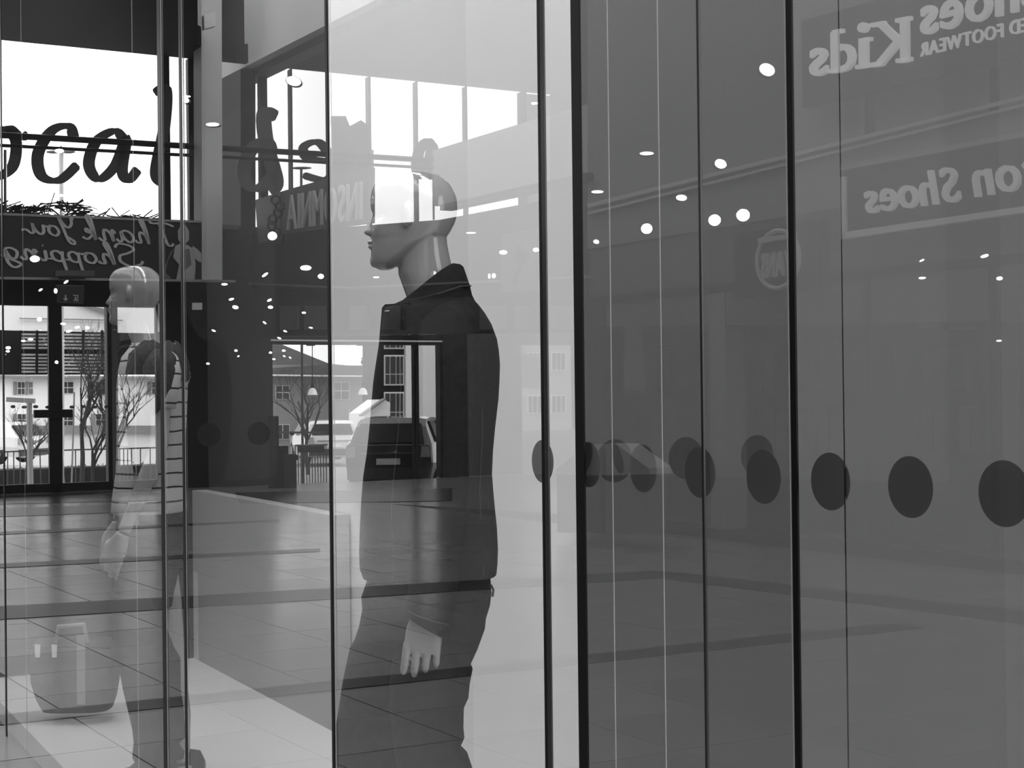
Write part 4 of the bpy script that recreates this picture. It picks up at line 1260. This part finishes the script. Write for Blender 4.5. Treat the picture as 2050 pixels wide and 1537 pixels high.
def head(b, f, mapx, mapy, sc_):
    rows = [(343.5, 812, 845, .018), (346, 795, 862, .036), (349, 782, 874, .047), (354, 769, 883, .056), (360, 759, 890, .062), (369, 751, 900, .068), (379, 746, 906, .073), (390, 743, 911.5, .076), (400, 742, 915, .078), (412, 742, 916, .079), (420, 743, 916.5, .079), (427, 746, 916, .078), (434, 747, 915, .077),
            (440, 746.5, 913.5, .075), (448, 745.5, 911, .073), (456, 744.5, 907, .071), (464, 743.5, 903, .069), (472, 743, 898, .067), (480, 743, 890, .064), (487, 743, 880, .062), (495, 743, 866, .059), (503, 743, 850, .055), (511, 743, 836, .051), (519, 743.5, 822, .046), (527, 745, 808, .040), (533, 749, 798, .032), (538, 755, 788, .022), (541, 763, 780, .010)]
    rings = []
    n = 40
    for (y, x0, x1, w_) in rows:
        a = f.p(mapx(x0), mapy(y)); c2 = f.p(mapx(x1), mapy(y))
        cx_ = a.x + (c2.x - a.x) * .5; rx = (c2.x - a.x) / 2; c = Vector((cx_, (a.y), a.z))
        rg = []
        for k in range(n):
            t = 2 * PI * k / n
            ct, st = math.cos(t), math.sin(t)      # ct=-1 front
            r_l = w_ * (1 - .10 * max(0, -ct)) * sc_
            px_ = rx * math.copysign(abs(ct) ** .95, ct); py_ = r_l * math.copysign(abs(st) ** .92, st)
            # eye sockets
            es = math.exp(-((y - 436) / 9.0) ** 2) * math.exp(-((abs(st) - .52) / .2) ** 2) * (1 if ct < 0 else 0)
            px_ += .010 * es * sc_
            ck = math.exp(-((y - 466) / 12.0) ** 2) * math.exp(-((abs(st) - .65) / .25) ** 2) * (1 if ct < 0 else 0)
            px_ -= .004 * ck * sc_
            rg.append(c + X * px_ + Y * py_)
        rings.append(rg)
    b.loft(rings[::-1])
    # nose
    P = lambda x, y, dy=0: f.p(mapx(x), mapy(y), dy)
    nr = []
    for (y, xt, xb_, w_) in ((430, 746.5, 756, .006), (440, 743.5, 756, .007), (450, 738.5, 756, .009), (458, 733, 756, .0115), (464, 728.5, 756, .014), (468.5, 730, 756, .0155), (472.5, 738, 756, .013), (474, 742, 756, .010)):
        a = P(xt, y); c2 = P(xb_, y); w_ *= sc_
        nr.append([a - Y * w_ * .35, a + Y * w_ * .35, (a * .5 + c2 * .5) + Y * w_, c2 + Y * w_ * 1.3, c2 - Y * w_ * 1.3, (a * .5 + c2 * .5) - Y * w_])
    b.loft(nr[::-1])
    b.ball(P(743.5, 485.5), (.010 * sc_, .023 * sc_, .0052 * sc_), 14, 8)
    b.ball(P(744.5, 494.5), (.010 * sc_, .020 * sc_, .0058 * sc_), 14, 8)
    b.ball(P(750, 522), (.012 * sc_, .020 * sc_, .018 * sc_), 14, 8)
    for s_ in (-1, 1):
        b.ball(P(822, 436, s_ * .078 * sc_), (.0135 * sc_, .011 * sc_, .029 * sc_), 14, 10)
        b.ball(P(817, 452, s_ * .076 * sc_), (.008 * sc_, .008 * sc_, .013 * sc_), 10, 8)
    # neck, leaning forwards
    ne = [(455, 806, 893, .052), (490, 806, 896, .053), (520, 798, 902, .054), (547, 797, 908, .056), (572, 806, 916, .060), (597, 815, 925, .067), (625, 812, 942, .085)]
    b.loft([f.row(mapy(y), mapx(x0), mapx(x1), r * sc_, pw=2.0) for (y, x0, x1, r) in ne][::-1])


def hand(b, wrist, dirn, side, back, L=.185, curl=.35, thumb=1, spread=1.0, fs=1.0):
    """wrist point; dirn towards the fingertips; side from little finger to index; back = normal of the back of the hand"""
    d = Vector(dirn).normalized(); s = Vector(side); s = (s - d * s.dot(d)).normalized(); nb = d.cross(s)
    if nb.dot(Vector(back)) < 0: nb = -nb
    pl_ = L * .5
    rings = []
    for t, w_, th_ in ((-.12, .026, .021), (0, .027, .019), (.15, .033, .017), (.5, .042, .016), (.85, .043, .014), (1.0, .040, .010), (1.1, .034, .006)):
        rings.append(ellring(wrist + d * (pl_ * t), s, nb, w_ * L / .185, th_ * L / .185, 18, 2.4))
    b.loft(rings)
    for k, (off_, fl_, rr_) in enumerate(((.0345, .47, .0088), (.0118, .50, .0090), (-.0112, .42, .0086), (-.0335, .33, .0078))):
        base = wrist + d * (pl_ * .88) + s * (off_ * L / .185)
        fl2 = L * fl_ * fs; r_ = rr_ * 1.10 * L / .185
        fan = s * (off_ * .9 * spread)
        pts = []
        a = 0; p = base.copy(); seg = [.0, .45, .28, .27]
        pts.append(p.copy())
        for j, sg in enumerate(seg[1:]):
            a += curl * (.45, .9, .8)[j] * (1 + .12 * k)
            dd = (d * math.cos(a) - nb * math.sin(a) + fan).normalized()
            pts.append(p + dd * fl2 * sg * .5); p = p + dd * fl2 * sg
            pts.append(p.copy())
        b.tube(pts, [r_ * 1.05, r_ * 1.05, r_ * 1.02, r_, r_ * 1.0, r_ * .96, r_ * .78], 10)
        b.ball(pts[-1], r_ * .80, 10, 6)
    # thumb from the side of the palm near its base
    tb = wrist + d * (pl_ * .25) + s * (thumb * .026 * L / .185) - nb * .004
    td = (d * .75 + s * thumb * .55 - nb * .35).normalized()
    td2 = (d * .95 + s * thumb * .1 - nb * .35).normalized()
    b.tube([tb - td * .01, tb + td * .03, tb + td * .045 + td2 * .012, tb + td * .045 + td2 * .04], [.013, .0115, .0105, .007], 10)


def body_obj(b, root, vox=.004, name='body'):
    o = b.build(name, M_man, root, virt=False, smooth=True)
    fix_normals(o)
    md = o.modifiers.new('r', 'REMESH'); md.mode = 'VOXEL'; md.voxel_size = vox; md.use_smooth_shade = True
    ms_ = o.modifiers.new('s', 'SMOOTH'); ms_.iterations = 4; ms_.factor = .5
    return o


# --- mannequin in the dark jacket
f1 = Fig(3.64)
r1 = empty('mannequin', f1.p(820, 1700), 'bald glossy mannequin in profile wearing a dark jacket and dark trousers', 'mannequin', virt=False)
r1.location.z = 0.10
idn = lambda v: v
b = MB()
head(b, f1, idn, idn, 1.0)
b.loft([f1.row(y, x0, x1, r) for (y, x0, x1, r) in ((600, 815, 940, .09), (640, 800, 965, .17), (720, 785, 985, .17), (900, 770, 965, .14), (1080, 765, 970, .15), (1160, 775, 945, .12))][::-1])
# arms (near and far) and legs
near = [f1.p(905, 655, -.185), f1.p(903, 780, -.21), f1.p(896, 930, -.225), f1.p(878, 1100, -.235), f1.p(862, 1212, -.235)]
b.tube(near, [.05, .045, .038, .032, .026], 14)
wr = f1.p(866, 1190, -.235)
hand(b, wr, (-.13, -.0, -1), (-1, 0.0, -.12), (0, -1, .05), L=.192, curl=.26, thumb=.3, spread=1.0, fs=.88)
far = [f1.p(890, 655, .185), f1.p(880, 780, .21), f1.p(870, 930, .22), f1.p(845, 1100, .2), f1.p(826, 1200, .2)]
b.tube(far, [.05, .045, .038, .032, .026], 14)
hand(b, f1.p(824, 1210, .2), (-.2, 0, -1), (-1, 0, -.2), (0, 1, 0), L=.19, curl=.4, thumb=1)
for dy, pts in ((-.075, [(885, 1150), (876, 1300), (866, 1480), (885, 1700), (905, 1860)]), (.075, [(835, 1150), (790, 1300), (745, 1480), (735, 1700), (728, 1860)])):
    P = [f1.p(x, y, dy) for x, y in pts]
    P[-1].z = .16
    b.tube(P, [.065, .065, .055, .045, .035], 14)
    e = P[-1]
    b.tube([e + Vector((.05, 0, -.02)), e + Vector((-.05, 0, -.03)), e + Vector((-.17, 0, -.04))], [(.035, .03), (.04, .035), (.03, .018)], 12)
body_obj(b, r1, .0026)
# trousers
M_tr = mat('dark_trouser_cloth', 0.016, 0.85, var=0.25, scale=40, bump=0.2)
tr = MB()
hipf = [(1120, 745, 975, .165), (1160, 735, 982, .17), (1188, 725, 984, .172), (1213, 727, 981, .172), (1249, 720, 970, .168), (1275, 735, 950, .15)]
tr.loft([f1.row(y, x0, x1, r, pw=2.6) for (y, x0, x1, r) in hipf][::-1])
near_leg = [(1190, 800, 978, .085), (1249, 795, 972, .095), (1290, 790, 957, .095), (1318, 790, 944, .10), (1327, 788, 948, .10), (1359, 785, 942, .10), (1383, 785, 940, .10), (1403, 786, 931, .10), (1441, 790, 930, .10), (1461, 793, 932, .10), (1480, 795, 923, .10), (1495, 797, 938, .105), (1525, 800, 948, .105), (1600, 815, 955, .10), (1750, 835, 965, .095), (1870, 845, 975, .095)]
far_leg = [(1195, 730, 900, .085), (1249, 716, 890, .095), (1290, 702, 880, .095), (1309, 692, 870, .1), (1345, 684, 860, .1), (1379, 677, 850, .1), (1427, 670, 840, .1), (1485, 661, 825, .1), (1525, 665, 815, .1), (1600, 668, 805, .1), (1750, 672, 800, .095), (1870, 670, 800, .095)]
R0 = [f1.row(y, x0, x1, r, dy=-.085, pw=2.4) for (y, x0, x1, r) in near_leg]
R1 = [f1.row(y, x0, x1, r, dy=.095, pw=2.4) for (y, x0, x1, r) in far_leg]
tr.loft(R0[::-1]); tr.loft(R1[::-1])
o = tr.build('trousers', M_tr, r1, virt=False, smooth=True); fix_normals(o)
o['label'] = 'dark trousers with crumpled knees'
MB().tube([f1.p(983, 1168, -.02), f1.p(988, 1178, -.02), f1.p(986, 1192, -.02)], .003, 6).build('zip_pull', M_steel, r1, virt=False)
# jacket
M_jk = mat('dark_jacket_cloth', 0.010, 0.8, var=0.3, scale=60, bump=0.15)
jk = MB()
jr = [(594, 826, 944, .085), (602, 806, 950, .115), (612, 785, 959, .15), (617, 774, 963, .165), (628, 769, 971, .18), (650, 766, 984, .195), (680, 762, 995, .2), (705, 758, 999, .2), (730, 754, 1001, .2), (765, 749, 1000, .195), (800, 746, 998, .19), (860, 741, 991, .182), (905, 736, 987, .178), (950, 729, 985, .176), (1000, 725, 989, .178), (1060, 722, 995, .182), (1100, 721, 997, .184), (1130, 722, 996, .184), (1150, 728, 994, .183), (1152, 735, 985, .178)]
jk.loft([f1.row(y, x0, x1, r, pw=2.5, n=40) for (y, x0, x1, r) in jr][::-1])
o = jk.build('jacket', M_jk, r1, virt=False, smooth=True); fix_normals(o); o['label'] = 'plain dark jacket with a stand collar'
J = o
# seams on the jacket (thin piping), placket corner, hem flap
def onj(x, y, pz=.001):
    # point on near surface of jacket at pixel x,y
    k = max(i for i in range(len(jr) - 1) if jr[i][0] <= y) if y > jr[0][0] else 0
    k = min(k, len(jr) - 2)
    t = (y - jr[k][0]) / (jr[k + 1][0] - jr[k][0])
    x0 = jr[k][1] * (1 - t) + jr[k + 1][1] * t; x1 = jr[k][2] * (1 - t) + jr[k + 1][2] * t; r = jr[k][3] * (1 - t) + jr[k + 1][3] * t
    u_ = max(-1, min(1, (x - (x0 + x1) / 2) / ((x1 - x0) / 2)))
    q = f1.p(x, y); q.y -= r * (1 - abs(u_) ** 2.5) ** (1 / 2.5) + pz
    return q
M_seam = mat('seam_stitch', 0.05, 0.7)
for pts in ([(800, 1140), (795, 1000), (808, 860), (815, 760), (818, 640)], [(940, 600), (930, 640), (880, 640), (850, 655)], [(965, 720), (968, 860), (962, 980), (970, 1140)]):
    MB().tube([onj(x, y) for x, y in pts], .0016, 5).build('seam', M_seam, J, virt=False)
fl_ = MB().prism([f1.p(722, 1120, -.03), f1.p(740, 1120, -.05), f1.p(734, 1131, -.05), f1.p(724, 1142, -.03)], (0, .03, 0)).build('hem_flap', M_jk, J, virt=False)
# collar: tilted band
cl = MB()
def cring(front, backp, ry, t, n=36):
    a = f1.p(*front); c = f1.p(*backp); m_ = (a + c) / 2; e = (c - a) / 2
    return [m_ - e * math.cos(2 * PI * k / n) + Y * (ry * math.sin(2 * PI * k / n)) for k in range(n)]
cl.loft([cring((792, 622), (952, 604), .135, 0), cring((797, 612), (945, 590), .118, 0), cring((803, 604), (941, 572), .105, 0), cring((812, 598), (928, 534), .088, 0), cring((816, 596), (922, 529), .082, 0), cring((818, 598), (909, 527), .078, 0), cring((822, 604), (905, 540), .074, 0), cring((822, 615), (905, 590), .07, 0)][::-1], caps=False)
o = cl.build('collar', M_jk, r1, virt=False, smooth=True); fix_normals(o)
MB().tube([f1.p(x, y, dy) for x, y, dy in ((792, 613, -.03), (830, 607, -.112), (880, 596, -.128), (925, 578, -.085), (943, 574, -.03))], .0022, 5).build('collar_seam', M_seam, o, virt=False)
pk = MB().prism([f1.p(768, 618, -.05), f1.p(775, 612, -.06), f1.p(830, 614, -.16), f1.p(828, 660, -.165), f1.p(762, 700, -.06)], (0, .02, 0)).build('front_placket', M_jk, r1, virt=False)
MB().ball(onj(784, 628, .004), (.008, .003, .002), 10, 6).build('press_stud', M_steel, pk, virt=False)
# sleeves
for nm, side, pts, rr in (('sleeve', -1, [(915, 640, -.13), (908, 665, -.17), (906, 740, -.20), (902, 850, -.215), (896, 960, -.225), (886, 1070, -.235), (876, 1160, -.24), (866, 1222, -.24)], [.05, .078, .078, .073, .068, .062, .057, .054]),
                          ('sleeve', 1, [(905, 640, .13), (898, 665, .17), (892, 740, .20), (884, 850, .215), (874, 960, .22), (858, 1070, .21), (842, 1150, .2), (830, 1200, .2)], [.05, .075, .075, .07, .066, .06, .056, .053])):
    b = MB().tube([f1.p(x, y, dy) for x, y, dy in pts], rr, 20)
    # slanted cuff
    if side < 0:
        n = 20
        last = b.v[-n:]
        c = sum(last, Vector()) / n
        for q in range(len(b.v) - n, len(b.v)):
            b.v[q].z -= (b.v[q].x - c.x) * .42
    o = b.build(nm, M_jk, r1, virt=False, smooth=True); fix_normals(o)
    if side < 0:
        MB().ball(f1.p(893, 1220, -.29), (.006, .003, .006), 10, 6).build('cuff_button', M_dk2, o, virt=False)
        MB().tube([f1.p(x, y, dy) for x, y, dy in ((832, 1190, -.27), (850, 1196, -.295), (880, 1206, -.30), (908, 1216, -.27))], .0016, 5).build('cuff_seam', M_seam, o, virt=False)
# shoes
for dy, x in ((-.085, 905), (.095, 735)):
    p = f1.p(x, 1870, dy); p.z = .10
    MB().loft([ellring(p + Vector((dx, 0, h_ / 2)), Y, Z, w_, h_ / 2, 14, 2.6) for dx, w_, h_ in ((.09, .03, .05), (.07, .042, .09), (0, .045, .10), (-.08, .05, .075), (-.16, .05, .055), (-.20, .03, .04))]).build('shoe', M_dk2, r1, virt=False, smooth=True)

# --- striped mannequin
SC = .609
f2 = Fig(5.92)
mx2 = lambda x: (x - 742) * SC + 219
my2 = lambda y: (y - 343) * SC + 532
r2 = empty('mannequin', f2.p(300, 1500), 'bald mannequin in a striped short-sleeved shirt with a jumper round its shoulders', 'mannequin', virt=False)
r2.location.z = 0.10
b = MB()
head(b, f2, mx2, my2, 1.0)
b.loft([f2.row(y, x0, x1, r) for (y, x0, x1, r) in ((690, 262, 345, .09), (715, 255, 358, .16), (760, 250, 364, .16), (880, 250, 352, .13), (1000, 252, 360, .14), (1060, 262, 350, .12))][::-1])
na = [f2.p(347, 735, -.19), f2.p(346, 800, -.21), f2.p(346, 880, -.225), f2.p(341, 905, -.225), f2.p(325, 945, -.235), f2.p(303, 1000, -.245), f2.p(281, 1052, -.25)]
b.tube(na, [.05, .042, .037, .037, .036, .031, .026], 14)
hand(b, f2.p(277, 1062, -.25), (-.48, .0, -1), (.95, -.1, -.35), (-.1, -1, .1), L=.205, curl=.45, thumb=-1, spread=.5)
fa = [f2.p(330, 735, .19), f2.p(315, 800, .2), f2.p(290, 880, .2), f2.p(262, 940, .16), f2.p(238, 1000, .14), f2.p(222, 1046, .12)]
b.tube(fa, [.05, .044, .038, .036, .031, .026], 14)
hand(b, f2.p(219, 1056, .12), (-.3, -.1, -1), (-.9, .2, .3), (-.9, -.3, .1), L=.19, curl=.6, thumb=1)
for dy, pts in ((-.075, [(310, 1070), (296, 1200), (303, 1330), (312, 1440), (315, 1525)]), (.075, [(305, 1070), (322, 1200), (335, 1330), (352, 1440), (355, 1525)])):
    P = [f2.p(x, y, dy) for x, y in pts]
    P[-1].z = .15
    b.tube(P, [.065, .065, .055, .045, .035], 14)
    e = P[-1]
    b.tube([e + Vector((.05, 0, -.02)), e + Vector((-.05, 0, -.03)), e + Vector((-.17, 0, -.035))], [(.035, .03), (.04, .03), (.03, .015)], 12)
body_obj(b, r2, .0045)
# striped shirt
ms_ = bpy.data.materials.new('striped_jersey'); ms_.use_nodes = True
t = ms_.node_tree; bs = t.nodes['Principled BSDF']; bs.inputs['Roughness'].default_value = .85
ge = t.nodes.new('ShaderNodeNewGeometry'); sx_ = t.nodes.new('ShaderNodeSeparateXYZ')
nn_ = t.nodes.new('ShaderNodeTexNoise'); nn_.inputs['Scale'].default_value = 5
ad = t.nodes.new('ShaderNodeMath'); ad.operation = 'MULTIPLY_ADD'; ad.inputs[1].default_value = .02
dv = t.nodes.new('ShaderNodeMath'); dv.operation = 'DIVIDE'; dv.inputs[1].default_value = .0565
fr = t.nodes.new('ShaderNodeMath'); fr.operation = 'FRACT'
lt_ = t.nodes.new('ShaderNodeMath'); lt_.operation = 'LESS_THAN'; lt_.inputs[1].default_value = .13
mxx = t.nodes.new('ShaderNodeMix'); mxx.data_type = 'RGBA'
mxx.inputs['A'].default_value = (.42, .42, .42, 1); mxx.inputs['B'].default_value = (.01, .01, .01, 1)
t.links.new(ge.outputs['Position'], sx_.inputs[0]); t.links.new(ge.outputs['Position'], nn_.inputs['Vector'])
t.links.new(nn_.outputs['Fac'], ad.inputs[0]); t.links.new(sx_.outputs['Z'], ad.inputs[2]); t.links.new(ad.outputs[0], dv.inputs[0])
t.links.new(dv.outputs[0], fr.inputs[0]); t.links.new(fr.outputs[0], lt_.inputs[0]); t.links.new(lt_.outputs[0], mxx.inputs['Factor'])
t.links.new(mxx.outputs['Result'], bs.inputs['Base Color'])
sh = MB()
srr = [(688, 272, 352, .09), (698, 262, 358, .13), (715, 250, 364, .17), (740, 244, 369, .185), (780, 240, 371, .185), (830, 240, 369, .178), (890, 240, 366, .17), (940, 238, 366, .168), (980, 232, 368, .17), (1005, 229, 369, .172), (1022, 228, 369, .172), (1026, 236, 364, .166)]
sh.loft([f2.row(y, x0, x1, r, pw=2.5, n=40) for (y, x0, x1, r) in srr][::-1])
o = sh.build('striped_shirt', ms_, r2, virt=False, smooth=True); fix_normals(o); o['label'] = 'pale shirt with thin dark stripes'
b = MB().tube([f2.p(350, 722, -.14), f2.p(349, 745, -.2), f2.p(347, 785, -.215), f2.p(346, 815, -.222)], [.05, .075, .07, .062], 18)
o = b.build('shirt_sleeve', ms_, r2, virt=False, smooth=True); fix_normals(o)
b = MB().tube([f2.p(335, 722, .14), f2.p(325, 745, .2), f2.p(312, 800, .205)], [.05, .072, .06], 18)
fix_normals(b.build('shirt_sleeve', ms_, r2, virt=False, smooth=True))
# jumper round the shoulders
M_ju = mat('grey_knit_jumper', 0.05, 0.95, var=0.3, scale=60, bump=0.6)
jb = MB()
def cr2(fr_, bk, ry, n=30):
    a = f2.p(*fr_); c = f2.p(*bk); m2 = (a + c) / 2; e = (c - a) / 2
    return [m2 - e * math.cos(2 * PI * k / n) + Y * (ry * math.sin(2 * PI * k / n)) + Z * (.008 * math.sin(5 * k)) for k in range(n)]
jb.loft([cr2((262, 718), (376, 762), .215), cr2((266, 706), (376, 735), .20), cr2((280, 694), (368, 708), .165), cr2((292, 684), (354, 686), .11), cr2((298, 690), (348, 684), .085), cr2((300, 700), (346, 700), .075)][::-1], caps=False)
o = jb.build('jumper', M_ju, r2, virt=False, smooth=True); fix_normals(o); o['label'] = 'dark knitted jumper draped over the shoulders'
for pts, rr in (([(322, 700, -.16), (306, 722, -.2), (297, 760, -.205), (300, 820, -.2), (306, 880, -.195), (310, 940, -.19)], [.045, .05, .042, .045, .05, .035]),
                ([(352, 715, -.2), (347, 740, -.24), (343, 775, -.255), (338, 805, -.26), (333, 825, -.25)], [.05, .065, .06, .045, .02]),
                ([(280, 712, .1), (268, 760, .12), (266, 850, .12)], [.04, .045, .035])):
    b = MB().tube([f2.p(*q) for q in pts], rr, 14)
    q = b.build('jumper_sleeve', M_ju, o, virt=False, smooth=True); fix_normals(q)
# trousers
M_t2 = mat('charcoal_trouser_cloth', 0.022, 0.85, var=0.2, scale=40, bump=0.2)
tr = MB()
tr.loft([f2.row(y, x0, x1, r, pw=2.5) for (y, x0, x1, r) in ((1010, 240, 366, .16), (1050, 238, 369, .168), (1080, 238, 369, .17), (1130, 236, 357, .168), (1188, 234, 345, .165), (1215, 236, 342, .16))][::-1])
tr.loft([f2.row(y, x0, x1, r, dy=-.085, pw=2.3) for (y, x0, x1, r) in ((1180, 234, 330, .09), (1250, 240, 335, .095), (1300, 247, 338, .095), (1370, 260, 340, .09), (1406, 269, 341, .088), (1445, 278, 343, .086), (1470, 281, 345, .086), (1500, 278, 346, .086), (1512, 284, 347, .084), (1522, 272, 348, .09), (1530, 272, 348, .09))][::-1])
tr.loft([f2.row(y, x0, x1, r, dy=.09, pw=2.3) for (y, x0, x1, r) in ((1180, 270, 344, .09), (1242, 275, 340, .09), (1280, 280, 350, .09), (1320, 285, 360, .09), (1383, 290, 364, .088), (1433, 298, 370, .086), (1481, 305, 370, .086), (1492, 306, 359, .084), (1509, 306, 368, .088), (1524, 306, 366, .088))][::-1])
o = tr.build('trousers', M_t2, r2, virt=False, smooth=True); fix_normals(o)
bt = MB().loft([f2.row(y, x0, x1, r, pw=2.5) for (y, x0, x1, r) in ((1024, 236, 368, .169), (1036, 236, 369, .171))][::-1], caps=False).build('belt', M_dark, r2, virt=False)
MB().prism([f2.p(286, 1028, -.172), f2.p(300, 1028, -.172), f2.p(300, 1044, -.174), f2.p(286, 1044, -.174)], (0, -.006, 0)).build('belt_buckle', M_steel, bt, virt=False)
for dy, x in ((-.085, 322), (.09, 355)):
    p = f2.p(x, 1525, dy); p.z = .10
    MB().loft([ellring(p + Vector((dx, 0, h_ / 2)), Y, Z, w_, h_ / 2, 14, 2.6) for dx, w_, h_ in ((.09, .03, .05), (.07, .042, .09), (0, .045, .10), (-.08, .05, .075), (-.16, .05, .055), (-.20, .03, .04))]).build('shoe', M_dk2, r2, virt=False, smooth=True)

# --- holdall on the platform at left
f3 = Fig(7.0)
r3 = empty('holdall_bag', f3.p(150, 1420), 'dark soft holdall with two pale tags standing on the display platform at far left', 'bag', virt=False)
r3.location.z = 0.10
b = MB()
b.loft([f3.row(y, x0, x1, r, pw=3.2, n=32) for (y, x0, x1, r) in ((1278, 75, 222, .06), (1290, 66, 232, .09), (1320, 63, 238, .11), (1360, 66, 236, .12), (1395, 78, 230, .12), (1418, 90, 222, .11))][::-1])
o = b.build('bag_body', mat('bag_canvas', 0.05, 0.8, var=.3, scale=20), r3, virt=False, smooth=True); fix_normals(o)
for x in (88, 121):
    MB().prism([f3.p(x - 1, 1281, -.125), f3.p(x + 10, 1281, -.125), f3.p(x + 9, 1306, -.125), f3.p(x, 1306, -.125)], (0, -.004, 0)).build('paper_tag', M_white, r3, virt=False)
MB().tube([f3.p(120, 1282, -.06), f3.p(125, 1250, -.06), f3.p(175, 1246, -.06), f3.p(182, 1282, -.06)], .012, 8).build('handle', M_lt, r3, virt=False)
MB().prism([f3.p(170, 1262, -.13), f3.p(187, 1262, -.13), f3.p(187, 1398, -.13), f3.p(171, 1398, -.13)], (0, -.006, 0)).build('strap', M_lt, r3, virt=False)
MB().tube([f3.p(66, 1290, -.1), f3.p(150, 1286, -.115), f3.p(232, 1290, -.1)], .004, 6).build('zip', M_dark, r3, virt=False)
